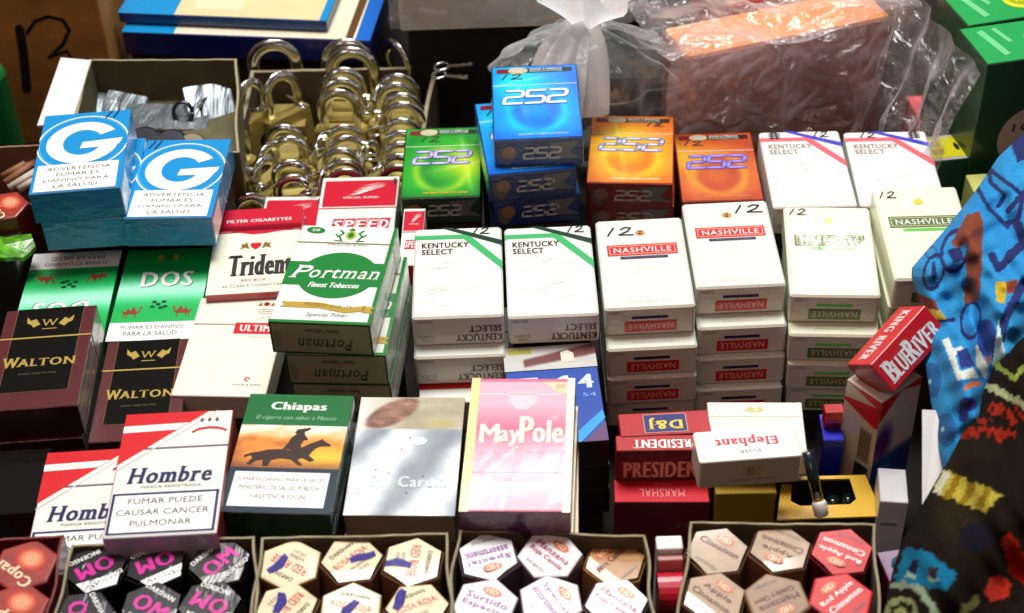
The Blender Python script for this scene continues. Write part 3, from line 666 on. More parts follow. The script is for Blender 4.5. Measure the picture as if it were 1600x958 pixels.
# ---- maypole
f = Print(W0, L0); ip = ink((206, 92, 128)); gl = ink((228, 206, 140), .1)
def mp(u, v):
    c = mixc((238, 170, 190), (214, 96, 132), np.clip(1 - np.abs(v - .38) * 5, 0, 1)); return mixc(c, (230, 170, 186), np.clip(v - .7, 0, 1) * 3)
f.group('front_picture').art(.085, .03, .93, .985, mp, PRINT(), 8, 50)
f.group('gold_border').rect(0, 0, .085, 1, gl, 0).rect(.93, 0, 1, 1, ink((236, 222, 190), .2), 0).rect(.085, .127, .93, .133, iW, 1)
f.poly([(.68, .03), (.93, .03), (.93, .13), (.86, .13)], ink((220, 200, 170)), 1).text('20', .82, .05, .9, .08, ink((196, 120, 60)), lay=2)
f.group('emblem').poly([(.38, .11), (.64, .11), (.64, .2), (.56, .25), (.46, .25), (.38, .2)], ink((236, 196, 206)), 1)
f.group('brand_lettering').text('M', .13, .365, .30, .505, ink((250, 240, 206)), 'bold', 2).text('ay', .31, .41, .50, .535, ink((250, 240, 206)), 'bold', 2.5).text('P', .505, .305, .62, .505, ink((250, 240, 206)), 'bold', 3).text('ole', .63, .335, .90, .505, ink((250, 240, 206)), 'bold', 3.5)
f.text('BRITISH', .14, .565, .33, .585, ink((226, 170, 190))).text('CIGARETTES', .5, .56, .86, .58, ink((226, 170, 190)))
f.line([(.36, .62), (.42, .6), (.45, .55), (.49, .54)], .9, iW, 3)
f.group('warning_label').rect(.085, .72, .93, .725, ink((200, 130, 160)), 1).text('FUMAR ES DAÑINO', .3, .745, .76, .785, ink((180, 140, 160)))
mset = make_pack('cigarette_pack', ip, paper((124, 78, 54), .6, .3), paper((72, 20, 60), .8, .4), lid=.13, front=f); place(mset, POSE['MAY'])
GM = 'pink and gold Maypole packs'
tag(mset, 'pink and gold Maypole pack lying on top of its stack and catching glare', 'cigarette pack', GM)
for i, (dx, dy) in enumerate(((.8, 1), (1.8, 3))): c = copy_tree(mset); place(c, POSE['MAY'], i + 1, dx, dy, 1.5 * i); tag(c, 'pink and gold Maypole pack %s from the top, only its side showing' % ('second', 'third')[i], 'cigarette pack', GM)

# ---- blue 4 / 54 pack under the second kentucky
def foot2(u, v):
    c = mixc((186, 188, 190), (206, 206, 200), fbm(u, v, 3, 4)); d = np.abs(v - .62 + (u - .35) * .62) ; k = np.clip((.18 + u * .1 - d) * 12, 0, 1) * (u > .2)
    d2 = np.hypot((u - .80), (v - .35) * .8); k = np.maximum(k, np.clip((.2 - d2) * 14, 0, 1)); c = mixc(c, (112, 62, 60), k)
    return mixc(c, (176, 176, 50), ((np.abs(v - .2) < .12) & (u > .05) & (u < .32)) * .8)
f = Print(W0, L0); bl = ink((18, 70, 168))
f.group('health_picture').art(0, 0, 1, .25, foot2, PRINT(), 50, 24); f.poly([(.62, .08), (.7, .06), (.76, .1), (.76, .18), (.62, .19)], ink((226, 226, 206)), 2)
f.group('brand_lettering').text('4', .78, .33, .92, .47, ink((210, 226, 240)), 'black').text('54', .8, .52, .94, .56, ink((120, 170, 220)), 'bold').text('54', .12, .33, .7, .47, ink((210, 226, 240)), 'black')
f.group('stripe').poly([(.55, 1), (.98, .70), (1, .78), (.72, 1)], ink((40, 160, 226)), 1).poly([(.75, 1), (1, .82), (1, 1)], ink((96, 60, 110)), 1)
o = make_pack('cigarette_pack', bl, paper((14, 22, 60), .8, .6), paper((14, 12, 30), .8, .4), lid=.25, front=f, r=.7); place(o, POSE['B4'])
tag(o, 'blue pack with a health photo lid and a big 4, behind the pink pack', 'cigarette pack', 'blue packs with a 4')
for i in (1, 2): c = copy_tree(o); place(c, POSE['B4'], i, .5 * i, 1 * i); tag(c, 'dark blue pack %s below the blue pack with a 4' % ('directly', 'second')[i - 1], 'cigarette pack', 'blue packs with a 4')
# red topped pack under the kentucky stack
f = Print(W0, L0); f.group('lid_band').rect(0, .62, 1, .86, iRED, 0)
o = make_pack('cigarette_pack', WHITE, WHITE, paper((180, 160, 150)), lid=.28, front=f); place(o, POSE['KG1'], 2, 2, -26)
tag(o, 'white pack with a red band under the first KENTUCKY SELECT stack', 'cigarette pack')
# white elephant pack lying flat
f = Print(W0, L0)
f.group('emblem').poly([(.42, .14), (.44, .08), (.47, .11), (.5, .07), (.53, .11), (.56, .08), (.58, .14), (.62, .16), (.5, .2), (.38, .16)], ink((196, 180, 110), .2), 1)
o = make_pack('cigarette_pack', paper((232, 230, 218)), paper((140, 130, 100), .8, .6), WARM, lid=.28, front=f); place(o, POSE['ELE'])
tag(o, 'plain white pack with a small gold emblem, lying under the Elephant box', 'cigarette pack')

for key, n in dict(G1=2, G2=1, DOS1=1, DOS2=1, W1=3, W2=1, TRI=1, SPD=1, ULT=1, POR=3, KG1=2, KG2=1, N1=4, N2=4, NG1=4, NG2=3, KB1=1, KB2=1, TG=1, TB2=2, O1=2, O2=1, HOM1=1, HOM2=1, CHI=1, PC=2, MAY=3, B4=3, ELE=1).items():
    if key in ('KG2',): riser(key, n + 1, 3)
    else: riser(key, n, 3, 4 if key in ('W1',) else 0, {'G1': 24, 'G2': 24, 'W1': 0}.get(key, 0))


# ------------------------------------------------------------------ incense cartons of hexagonal boxes, front row
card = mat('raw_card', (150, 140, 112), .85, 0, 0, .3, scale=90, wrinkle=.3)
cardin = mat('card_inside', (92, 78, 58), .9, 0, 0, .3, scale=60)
def carton(name, pts, ztop, zbot, m_in, m_rim, label, cat, th=.0013, floor=True, wav=.0012, skip=()):
    """open carton: four bent walls on a plan quad (front-left, front-right, back-right, back-left) and a floor"""
    c = sum((Vector((p[0], p[1], 0)) for p in pts), Vector()) / 4
    root = empty(name, (c.x, c.y, zbot)); tag(root, label, cat)
    for k in range(4):
        if k in skip: continue
        a = Vector((pts[k][0], pts[k][1], 0)) - Vector((c.x, c.y, 0)); b = Vector((pts[(k + 1) % 4][0], pts[(k + 1) % 4][1], 0)) - Vector((c.x, c.y, 0))
        d = (b - a).normalized(); n = Vector((-d.y, d.x, 0)); nn = 14; vs = []
        for i in range(nn + 1):
            t = i / nn; p = a + (b - a) * t; wv = math.sin(t * 7 + k * 2 + pts[0][0] * 90) * wav * math.sin(math.pi * t)
            h = ztop - zbot + wv * .7 + rnd.uniform(-.0003, .0003)
            for z, off in ((0, 0), (h, wv), (h, wv + th), (0, th)): vs.append(p + n * off + Vector((0, 0, z)))
        fs = []; ms = []
        for i in range(nn):
            o = i * 4
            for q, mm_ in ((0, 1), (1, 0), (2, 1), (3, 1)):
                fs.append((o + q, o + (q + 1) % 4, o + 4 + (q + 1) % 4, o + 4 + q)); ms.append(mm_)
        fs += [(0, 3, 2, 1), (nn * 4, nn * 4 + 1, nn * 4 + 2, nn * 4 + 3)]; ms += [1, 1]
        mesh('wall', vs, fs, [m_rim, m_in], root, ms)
    if floor:
        P = [Vector((p[0], p[1], 0)) - Vector((c.x, c.y, 0)) for p in pts]
        mesh('floor', [p + Vector((0, 0, z)) for z in (.0006, .002) for p in P], [(3, 2, 1, 0), (4, 5, 6, 7), (0, 1, 5, 4), (1, 2, 6, 5), (2, 3, 7, 6), (3, 0, 4, 7)], m_in, root)
    return root
RT_ = .134
def pq(*pp, z=RT_): return [tuple(at(x, y, z))[:2] for x, y in pp]
HXR = .0167
def hexbox(px, py, ang, top, side, draw, label, group, z=.131, trot=0, tilt=None, r=HXR, fold=None, drop=.0014):
    p = at(px, py, z)
    root = empty('incense_box', (p.x, p.y, 0.0015), ((tilt or (rnd.uniform(-.03, .03), 0))[0], (tilt or (0, rnd.uniform(-.03, .03)))[1], 0)); tag(root, label, 'incense box', group)
    h = p.z - .0015; vs = []; fs = []; n = 6
    root.location = p - root.rotation_euler.to_matrix() @ Vector((0, 0, h))
    def R(rr, zz): return [(rr * math.cos(rad(ang + 60 * k)), rr * math.sin(rad(ang + 60 * k)), zz) for k in range(n)]
    rings = [R(r, 0), R(r, h - .0006), R(r - .0006, h)]
    for q in rings: vs += q
    for l in range(2):
        for i in range(n): fs.append((l * n + i, l * n + (i + 1) % n, (l + 1) * n + (i + 1) % n, (l + 1) * n + i))
    fs.append(tuple(range(n - 1, -1, -1)))
    mesh('box_side', vs, fs, side, root)
    # folded top flap with a shallow seam
    T = R(r - .0006, h); T2 = R(r - .0016, h + .0004)
    if fold is None: mesh('lid', T + T2, [(i, (i + 1) % 6, 6 + (i + 1) % 6, 6 + i) for i in range(6)] + [tuple(range(6, 12))], top, root)
    else:
        k0_ = round((fold - 30 - ang) / 60) % 6; K = [(k0_ + q) % 6 for q in range(6)]; P6 = [Vector(T2[k]) + Vector((0, 0, drop * .55)) for k in K]
        M1 = P6[5].lerp(P6[0], .55); M2 = P6[1].lerp(P6[2], .45); A_, B_ = P6[0] - Vector((0, 0, drop)), P6[1] - Vector((0, 0, drop))
        up_ = [A_, B_, M2, P6[2], P6[3], P6[4], P6[5], M1]; lo_ = [Vector((v.x, v.y, h - .0006)) for v in up_]
        mesh('lid', up_ + lo_, [(0, 1, 2, 7), (7, 2, 3, 4, 5, 6)] + [(8 + i, 8 + (i + 1) % 8, (i + 1) % 8, i) for i in range(8)], top, root)
        h += drop * .55
    f = Print(30, 30); draw(f); f.build(Matrix.Translation((0, 0, h + .00035)) @ Matrix.Rotation(rad(trot), 4, 'Z') @ Matrix.Scale(mm, 4), root)
    return root
# OM boxes: black with magenta letters
blk = mat('black_card', (16, 10, 20), .3, .9, 0, .1, crinkle=.4)
def om(f):
    mg = ink((206, 30, 150)); f.group('brand_lettering').text('OM', .20, .36, .80, .66, mg, 'black').text('DARSHAN', .16, .16, .74, .25, iW, 'bold').text('INCIENSO', .30, .76, .84, .85, iW, 'bold')
OM = [(150, 890, 20, 212), (244, 882, 30, 205), (343, 880, 15, 48), (128, 962, 5, 300), (236, 950, 25, 325), (328, 946, 10, 155)]
GO = 'black incense boxes with magenta OM'; wh = ['back left', 'back middle', 'back right', 'front left', 'front middle', 'front right']
for i, (x, y, a, t) in enumerate(OM): hexbox(x, y, a, blk, blk, om, 'black hexagonal incense box with magenta OM, %s in its carton' % wh[i], GO, trot=t, fold=(300, 290, 285, None, 280, 300)[i])
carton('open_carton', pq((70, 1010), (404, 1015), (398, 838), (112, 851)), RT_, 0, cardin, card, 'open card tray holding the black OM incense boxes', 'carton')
# red rose boxes: cream with a blue pen scribble
crm = mat('cream_card', (226, 214, 176), .5, .8, 0, .14, scale=120); crs = mat('brown_side', (120, 84, 56), .7, .2, 0, .2)
def scrib(f, x, y, a, l=.42):
    f.group('pen_scribble'); pts = []; sd = x * 40 + a; c_, s_ = math.cos(rad(a)), math.sin(rad(a))
    for k in range(24):
        u = (k / 23 - .5) * l; v = (.07 if k % 2 else -.07) * (1 + .6 * math.sin(k * 3 + sd)) * (1.15 - abs(u) * 2)
        pts.append((x + u * c_ - v * s_, y - u * s_ - v * c_))
    f.line(pts, .8, ink((46, 30, 150), 0, .6, .1), 4)
def rose(t1, t2, sx, sy, sa):
    def d(f):
        f.group('brand_lettering').text(t1, .16, .40, .84, .56, ink((200, 50, 54)), 'sans').text(t2, .26, .20, .74, .28, iK)
        for k, t in enumerate(('INCENSE', 'STICKS')): f.text(t, .34, .64 + .1 * k, .62, .70 + .1 * k, iGR)
        scrib(f, sx, sy, sa)
    return d
RO = [(453, 882, 25, 147, 'RED ROSE', .68, .4, 80), (550, 876, 8, 45, 'ROSA ROJA', .65, .6, -15), (645, 879, 22, 262, 'RED ROSE', .6, .72, 95), (448, 951, 15, 235, 'RED ROSE', .5, .66, 30), (548, 951, 28, -15, 'ROSA ROJA', .5, .55, 80), (652, 950, 5, 25, 'ROSA ROJA', .3, .25, 40)]
for i, (x, y, a, t, s_, sx, sy, sa) in enumerate(RO): hexbox(x, y, a, crm, crs, rose(s_, 'DARSHAN', sx, sy, sa), 'cream hexagonal %s incense box with blue pen scribble, %s in its tray' % (s_, wh[i]), 'cream rose incense boxes', trot=t, fold=(None, 285, 300, 270, None, 290)[i])
carton('open_carton', pq((385, 1015), (712, 1015), (700, 832), (408, 840)), RT_, 0, cardin, card, 'open card tray holding the cream rose incense boxes', 'carton')
# white HD boxes
whc = mat('white_card', (232, 230, 232), .4, .8, 0, .08, scale=90); gry = mat('grey_side', (96, 80, 96), .6, .3, 0, .2); kraft = mat('kraft_gold', (190, 140, 84), .35, .5, 0, .25)
def hd(lines, col, small, sm=iGR, glow=None):
    def d(f):
        f.group('logo').ell(.5, .24, .17, .085, ink((214, 110, 70)), 1, 16).text('HD', .40, .19, .6, .29, ink((250, 220, 190)), 'bold', 2)
        f.group('brand_lettering')
        for k, t in enumerate(lines): wd = min(.36, .05 * len(t) + .02); f.text(t, .5 - wd, .36 + .17 * k, .5 + wd, .48 + .17 * k, col, 'bold')
        f.text(small, .3, .80, .7, .86, sm)
    return d
pur = ink((140, 80, 160)); mag = ink((176, 60, 100)); brn = ink((104, 50, 44))
HD = [(763, 871, 100, 195, whc, ['Special', 'assortment'], pur, 'INCENSE STICKS', 'white hexagonal incense box lettered Special, back left in its tray'),
      (859, 868, 0, -48, whc, ['Manzana', 'Roja Canela'], mag, 'INCIENSO', 'white hexagonal incense box with red Manzana Roja Canela lettering'),
      (961, 879, 12, 45, kraft, ['', 'Abre Caminos'], brn, 'INCIENSO', 'golden brown hexagonal incense box lettered Abre Caminos'),
      (758, 944, 70, -28, whc, ['Surtido', 'Especial'], pur, 'INCIENSO', 'white hexagonal incense box lettered Surtido, front left in its tray'),
      (861, 938, 95, -62, whc, ['Special', 'assortment'], pur, 'INCENSE STICKS', 'white hexagonal incense box lettered Special, front middle in its tray'),
      (963, 944, 65, -42, whc, ['Manzana', 'Roja Canela'], mag, 'INCIENSO', 'white hexagonal incense box with pale red lettering, front right in its tray')]
for x, y, a, t, tm, ls, cl, sm, lb in HD:
    hexbox(x, y, a, tm, gry if tm is whc else kraft, hd([q for q in ls if q], cl, sm), lb, 'white and gold HD incense boxes', trot=t, fold={763: 280, 961: 250, 963: 300}.get(x), z=.131 if x < 940 or y > 900 else .124)
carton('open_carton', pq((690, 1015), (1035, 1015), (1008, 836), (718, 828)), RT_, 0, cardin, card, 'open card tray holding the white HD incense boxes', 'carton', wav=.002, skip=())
# beige and red apple boxes
bei = mat('beige_card', (176, 148, 118), .3, .8, 0, .15, scale=120); redc = mat('red_card', (206, 40, 46), .4, .5, 0, .1, scale=120); reds = mat('dark_red_side', (96, 14, 20), .5, .4, 0, .2)
AP = [(1120, 862, 5, -40, bei, ['Cinnamon'], brn, 'beige hexagonal Cinnamon incense box, back left in its tray'),
      (1219, 859, 8, 148, bei, ['Apple', 'Cinnamon'], brn, 'beige hexagonal Apple Cinnamon incense box, back middle in its tray'),
      (1315, 863, 4, 148, redc, ['Red Apple', 'Cinnamon'], iW, 'bright red hexagonal Red Apple incense box, back right in its tray'),
      (1116, 934, 12, -45, bei, ['Apple', 'Cinnamon'], brn, 'beige hexagonal Apple Cinnamon incense box, front left in its tray'),
      (1214, 936, 40, 205, mat('tan_card', (150, 118, 88), .35, .5, 0, .2), ['Manzana', 'Canela y Clavo'], brn, 'tan hexagonal Manzana Canela incense box, front middle in its tray'),
      (1314, 934, 10, 40, redc, ['Red Apple', 'Cinnamon'], iW, 'bright red hexagonal Red Apple incense box, front right in its tray')]
for x, y, a, t, tm, ls, cl, lb in AP:
    hexbox(x, y, a, tm, reds if tm is redc else crs, hd(ls, cl, 'INCENSE'), lb, 'apple and cinnamon incense boxes', trot=t, fold={1120: 250, 1219: 250, 1116: 240, 1315: 262}.get(x))
carton('open_carton', pq((1052, 1015), (1376, 1015), (1368, 818), (1078, 815)), RT_, 0, cardin, card, 'open card tray holding the beige and red apple incense boxes', 'carton')
# copal boxes
copm = mat('copal_card', (150, 44, 34), .45, .4, 0, .3, scale=140)
def copal(f):
    f.group('glow_print')
    for k, cc in enumerate(((176, 60, 44), (206, 96, 70), (228, 140, 104), (240, 176, 140))): f.ell(.5, .66, .30 - .06 * k, .25 - .05 * k, ink(cc), k * .5, 20)
    f.group('brand_lettering').text('Copal', .12, .16, .88, .44, ink((240, 214, 176)), 'serifb', 3).text('HD', .38, .58, .62, .74, ink((240, 150, 110)), 'bold', 3)
for x, y, n in ((38, 884, 'back'), (22, 952, 'front')): hexbox(x, y, 20, copm, reds, copal, 'red brown hexagonal Copal incense box, %s one in the left corner tray' % n, 'Copal incense boxes', trot=142, r=.0175)
carton('open_carton', pq((-150, 1015), (64, 1015), (100, 836), (-120, 850)), RT_, 0, reds, mat('maroon_rim', (110, 36, 32), .7), 'maroon edged open tray holding the Copal incense boxes', 'carton')
hexbox(6, 322, 10, copm, reds, copal, 'red brown hexagonal incense box beside the sky blue G packs', 'Copal incense boxes', z=.118, trot=130, r=.0165)

# ------------------------------------------------------------------ upright packs and small boxes, right of the middle
def stdbox(name, corner_fl, corner_fr, ztop, D, H, mt, ms, me, tp=None, fp=None, label='', cat='pack', group=None, r=.0008, tilt=0, name2='box'):
    a = at(*corner_fl, ztop); b = at(*corner_fr, ztop); W = (b - a).length; yaw = math.atan2(b.y - a.y, b.x - a.x)
    m_ = (a + b) / 2; n = Vector((-(b - a).y, (b - a).x, 0)).normalized(); c = m_ + n * D / 2
    root = empty(name, (c.x, c.y, ztop - H), (tilt, 0, yaw)); tag(root, label, cat, group)
    MB().rbox(-W / 2, W / 2, -D / 2, D / 2, 0, H, r, .0005, 3, 0, 1, 2).build(name2, [mt, ms, me], root)
    if tp: f = Print(W * 1000, D * 1000, False); tp(f); f.build(Matrix.Translation((0, 0, H)) @ Matrix.Scale(mm, 4), root)
    if fp: f = Print(W * 1000, H * 1000, False); fp(f); f.build(Matrix.Translation((0, -D / 2, H / 2)) @ Matrix(((1, 0, 0, 0), (0, 0, -1, 0), (0, 1, 0, 0), (0, 0, 0, 1))) @ Matrix.Scale(mm, 4), root)
    return root
dred = paper((176, 8, 20), .35, .15); dred2 = paper((92, 4, 12), .3, .15)
def f1(f): f.group('brand_panel').rect(.27, .1, .75, .9, ink((24, 30, 110)), 0).frame(.27, .1, .75, .9, .5, ink((206, 150, 120)), 1); f.group('brand_lettering').text('D&J', .33, .26, .69, .76, ink((226, 200, 70)), 'serifb', 2, 180)
stdbox('upright_pack', (970, 683), (1112, 676), .087, .019, .0865, dred, dred, dred2, f1, None, 'dark red upright pack with a blue D&J panel on its top', 'cigarette pack')
def f2(f): f.group('brand_lettering').text('PRESIDENT', .18, .3, .86, .85, iW, 'serifb', 1, 180)
def f3(f): f.group('brand_lettering').text('PRESIDENT', .08, .10, .99, .25, ink((214, 160, 150)), 'serifb', 1)
stdbox('upright_pack', (963, 705), (1112, 703), .0865, .0125, .086, dred, dred, dred2, f2, f3, 'dark red upright pack with tall PRESIDENT lettering on its front', 'cigarette pack')
def f4(f): f.group('brand_lettering').text('MARSHAL', .27, .42, .75, .78, ink((236, 150, 150)), 'serif', 1, 180).text('KING SIZE', .42, .18, .62, .27, ink((236, 120, 130)), lay=1, rot=180)
def f5(f): f.group('small_lettering').text('20 CLASS A', .66, .28, .84, .34, iGR, lay=1)
stdbox('upright_pack', (960, 785), (1109, 785), .062, .018, .061, paper((206, 12, 40), .7, .3), dred, dred2, f4, f5, 'bright red upright pack lettered MARSHAL in front of the PRESIDENT pack', 'cigarette pack')
def f6(f): f.group('brand_lettering').text('Elephant', .2, .22, .8, .56, ink((206, 40, 56)), 'serifb', 1, 180).text('SILVER', .41, .68, .62, .78, iGR, 'serif', 1, 180)
def f7(f): f.group('emblem').rect(.43, .25, .62, .6, ink((176, 156, 110)), 0).text('E', .48, .3, .54, .55, ink((110, 90, 60)), 'serif', 1); f.group('fine_print').text('FINE CIGARETTES MADE FOR EXPORT', .3, .72, .76, .79, iGR, lay=1)
stdbox('small_box', (1093, 724), (1254, 712), .112, .024, .020, paper((244, 240, 240), .4), WARM, paper((180, 166, 146), .5), f6, f7, 'white Elephant box with red upside-down lettering, lying across the packs', 'box', r=.002)
# gold pack below, gold window box, glossy bottles, pen
gm = paper((176, 140, 40), .6, .3)
stdbox('gold_pack', (1118, 772), (1214, 770), .064, .045, .063, gm, gm, paper((150, 124, 30), .6, .4), None, None, 'plain gold fronted pack under the white Elephant box', 'pack')
ga = [at(*p, .06) for p in ((1214, 812), (1380, 806), (1352, 742), (1222, 745))]
gc = sum(ga, Vector()) / 4; gr = empty('window_box', (gc.x, gc.y, 0)); tag(gr, 'gold card box with a cut window showing dark bottles', 'box')
def L2(a, b, t): return a + (b - a) * t
inn = [L2(L2(ga[0], ga[1], .22), L2(ga[3], ga[2], .22), .30), L2(L2(ga[0], ga[1], .72), L2(ga[3], ga[2], .72), .30), L2(L2(ga[0], ga[1], .80), L2(ga[3], ga[2], .80), .92), L2(L2(ga[0], ga[1], .12), L2(ga[3], ga[2], .12), .92)]
inn.insert(2, L2(L2(ga[0], ga[1], .80), L2(ga[3], ga[2], .80), .42)); inn.append(L2(L2(ga[0], ga[1], .12), L2(ga[3], ga[2], .12), .42))
outr = [ga[0], ga[1], L2(ga[1], ga[2], .45), ga[2], ga[3], L2(ga[0], ga[3], .45)]
V_ = [p - Vector((gc.x, gc.y, 0)) for p in outr + inn]
mesh('window_frame', V_ + [v - Vector((0, 0, .0012)) for v in V_], [(i, (i + 1) % 6, 6 + (i + 1) % 6, 6 + i) for i in range(6)] + [(12 + i, 18 + i, 18 + (i + 1) % 6, 12 + (i + 1) % 6) for i in range(6)] + [(6 + i, 6 + (i + 1) % 6, 18 + (i + 1) % 6, 18 + i) for i in range(6)] + [(i, 12 + i, 12 + (i + 1) % 6, (i + 1) % 6) for i in range(6)], paper((222, 178, 50), .6, .25), gr)
q_ = [p - Vector((gc.x, gc.y, 0)) for p in ga]
mesh('box_body', [Vector((p.x, p.y, z)) for z in (.002, .0585) for p in q_], [(3, 2, 1, 0), (0, 1, 5, 4), (1, 2, 6, 5), (2, 3, 7, 6), (3, 0, 4, 7)], mat('dark_card', (22, 20, 16), .8), gr)
gls = mat('dark_glass', (16, 30, 26), .12, .8, 0, .1)
for k, (x, y) in enumerate(((1278, 785), (1302, 782), (1326, 779), (1345, 776))):
    p = at(x, y, .052); b_ = MB(); b_.tube([(0, 0, 0), (0, 0, .03), (0, 0, .036), (0, 0, .038), (0, 0, .05)], [.0065, .0065, .004, .0035, .0035], 16)
    o = b_.build('glass_bottle', gls, None, True, (p.x, p.y, .003)); tag(o, 'small dark glass bottle in the gold window box, %s from the left' % ('first', 'second', 'third', 'fourth')[k], 'bottle', 'bottles in the gold window box')
a, b_ = at(1262, 706, .098), at(1284, 806, .066)
pen = empty('lipstick_tube', tuple(a)); tag(pen, 'black tube with gold ring and white tip beside the Elephant box', 'tube')
d = b_ - a
MB().tube([Vector(), d * .70], .0034, 16).build('barrel', mat('black_gloss', (14, 26, 36), .2, .8), pen, True)
MB().tube([d * .70, d * .76], .0032, 16).build('ring', foil((220, 180, 60)), pen, True)
MB().tube([d * .76, d * .80, d * .97, d * 1.0], [.0034, .0042, .0042, .0032], 16).build('tip', paper((236, 232, 228)), pen, True)
# blue box with white foot, red one above
def fb(f): f.group('foot_band').rect(.3, .90, .98, .99, iW, 1)
stdbox('blue_box', (1286, 688), (1320, 688), .075, .022, .062, paper((30, 40, 190), .8), paper((20, 20, 60)), paper((24, 40, 190), .9, .5), None, fb, 'glossy blue upright box beside the leaning white pack', 'box')
def fr(f): f.group('frame_line').rect(.02, .0, .98, .09, ink((206, 24, 34)), 1).frame(.05, .005, .95, .085, .3, ink((236, 120, 110)), 2)
stdbox('red_box', (1290, 646), (1320, 645), .088, .008, .087, dred, dred, paper((96, 24, 30)), None, fr, 'small red box standing behind the glossy blue box', 'box')
# leaning white pack with red chevron, purple and blue front
up = at(1378, 630, .114); yaw = rad(38)
ub = empty('upright_pack', (up.x, up.y, .012), (0, 0, yaw)); tag(ub, 'white upright pack with red chevron and purple front, under the BLUERIVER box', 'cigarette pack')
SW, FWd, H_ = .026, .034, .102        # side and front widths; vertical edge at the origin faces the viewer
MB().rbox(0, FWd, 0, SW, 0, H_, .001, .0005, 3, 0, 1, 2).build('box', [WARM, paper((206, 190, 170)), paper((206, 196, 190))], ub)
f = Print(FWd * 1000, H_ * 1000)
def purp(u, v):
    c = mixc((206, 196, 190), (84, 30, 120), np.clip(1.6 - np.hypot((u - .18) * 2.4, (v - .42) * 3.4) * 2.0, 0, 1)); c = mixc(c, (24, 50, 130), np.clip((v - .52) * 12, 0, 1)); return mixc(c, (50, 110, 180), np.exp(-((u - .35) / .15) ** 2 - ((v - .7) / .09) ** 2))
f.group('front_picture').art(0, 0, 1, .84, purp, PRINT(), 30, 50); f.group('lid_band').poly([(0, 0), (1, 0), (1, .06), (.5, .0), (0, .16)], iRED, 2)
f.build(Matrix.Translation((FWd / 2, 0, H_ / 2)) @ Matrix(((1, 0, 0, 0), (0, 0, -1, 0), (0, 1, 0, 0), (0, 0, 0, 1))) @ Matrix.Scale(mm, 4), ub)
f = Print(SW * 1000, H_ * 1000)
f.group('lid_band').poly([(0, 0), (1, 0), (1, .19), (.95, .06)], iRED, 1).poly([(0, .12), (1, .05), (1, .2), (.9, .21), (.0, .14)], iRED, 1)
f.group('barcode').rect(.55, .26, .88, .5, ink((150, 130, 116)), 1).rect(.52, .53, .9, .66, ink((40, 44, 40)), 1).rect(.52, .68, .9, .84, ink((24, 60, 56)), 1)
for k in range(6): f.rect(.58 + .05 * k, .28, .6 + .05 * k, .48, ink((84, 66, 56)), 2)
f.build(Matrix.Translation((0, SW / 2, H_ / 2)) @ Matrix(((0, 0, -1, 0), (-1, 0, 0, 0), (0, 1, 0, 0), (0, 0, 0, 1))) @ Matrix.Scale(mm, 4), ub)
# red BLUERIVER box lying tilted on it
BR = Matrix(((.70955932, -.3133307, -.6311493, .1956), (.61481528, .71291606, .33727269, -.1067), (.34427858, -.62735522, .69849674, .1387), (0, 0, 0, 1)))
br = empty('small_box'); br.matrix_world = BR; tag(br, 'bright red BLUERIVER box tilted on the upright pack beside the blue cloth', 'box')
rb = paper((206, 14, 28), .25, .15); W_, D_, H2 = .048, .0266, .0208
MB().rbox(0, W_, 0, D_, -H2, 0, .0006, .0004, 2, 0, 1, 2).build('box', [rb, paper((150, 10, 20), .2), rb], br)
f = Print(W_ * 1000, H2 * 1000); f.group('brand_lettering').text('B', .08, .2, .2, .86, iW, 'serifb', 1).text('LUE', .2, .34, .44, .86, iW, 'serifb', 1.6).text('R', .44, .2, .57, .86, iW, 'serifb', 2.2).text('IVER', .57, .34, .95, .86, iW, 'serifb', 2.8)
f.build(Matrix.Translation((W_ / 2, 0, -H2 / 2)) @ Matrix(((1, 0, 0, 0), (0, 0, -1, 0), (0, 1, 0, 0), (0, 0, 0, 1))) @ Matrix.Scale(mm, 4), br)
f = Print(W_ * 1000, D_ * 1000); f.group('brand_lettering').text('KING RIVER', .08, .3, .92, .66, ink((250, 210, 210)), 'serifb', 1, 180)
f.build(Matrix.Translation((W_ / 2, D_ / 2, 0)) @ Matrix.Scale(mm, 4), br)
f = Print(D_ * 1000, H2 * 1000); f.group('fine_print').text('20 FILTER', .2, .3, .8, .4, ink((214, 110, 110)), lay=1).text('CIGARETTES', .2, .5, .8, .6, ink((214, 110, 110)), lay=1)
f.build(Matrix.Translation((0, D_ / 2, -H2 / 2)) @ Matrix(((0, 0, -1, 0), (-1, 0, 0, 0), (0, 1, 0, 0), (0, 0, 0, 1))) @ Matrix.Scale(mm, 4), br)
# small white carton, white card, red tube
def ft(f): f.group('small_lettering').rect(.15, .22, .72, .25, ink((120, 130, 170)), 1)
stdbox('small_box', (1375, 783), (1420, 786), .078, .026, .077, paper((200, 200, 204)), paper((170, 170, 176)), paper((196, 198, 206)), None, ft, 'small pale grey carton standing right of the gold window box', 'box')
wc = [at(1441, 640, .14), at(1462, 641, .14), at(1500, 760, .118), at(1441, 832, .10)]
wr = [Vector((0, 0, 0)), *[p - wc[0] for p in wc[1:]]]
o = mesh('white_card', [p + Vector((0, 0, z)) for z in (0, -.0012) for p in wr], [(3, 2, 1, 0), (4, 5, 6, 7), (0, 1, 5, 4), (1, 2, 6, 5), (2, 3, 7, 6), (3, 0, 4, 7)], paper((240, 240, 238), .2), None, None, False, tuple(wc[0]))
tag(o, 'narrow white card stuck down between the packs and the knitted cloth', 'card')
p = at(1046, 846, .125)
root = empty('red_tube_box', (p.x, p.y, .0)); tag(root, 'small white and pink box with a red rounded body between two incense trays', 'box')
MB().rbox(-.0066, .0066, -.004, .005, 0, .124, .001).build('box', [WHITE], root)
MB().rbox(-.0064, .0064, -.008, -.0041, 0, .120, .0005).build('pink_panel', [paper((190, 130, 130))], root)
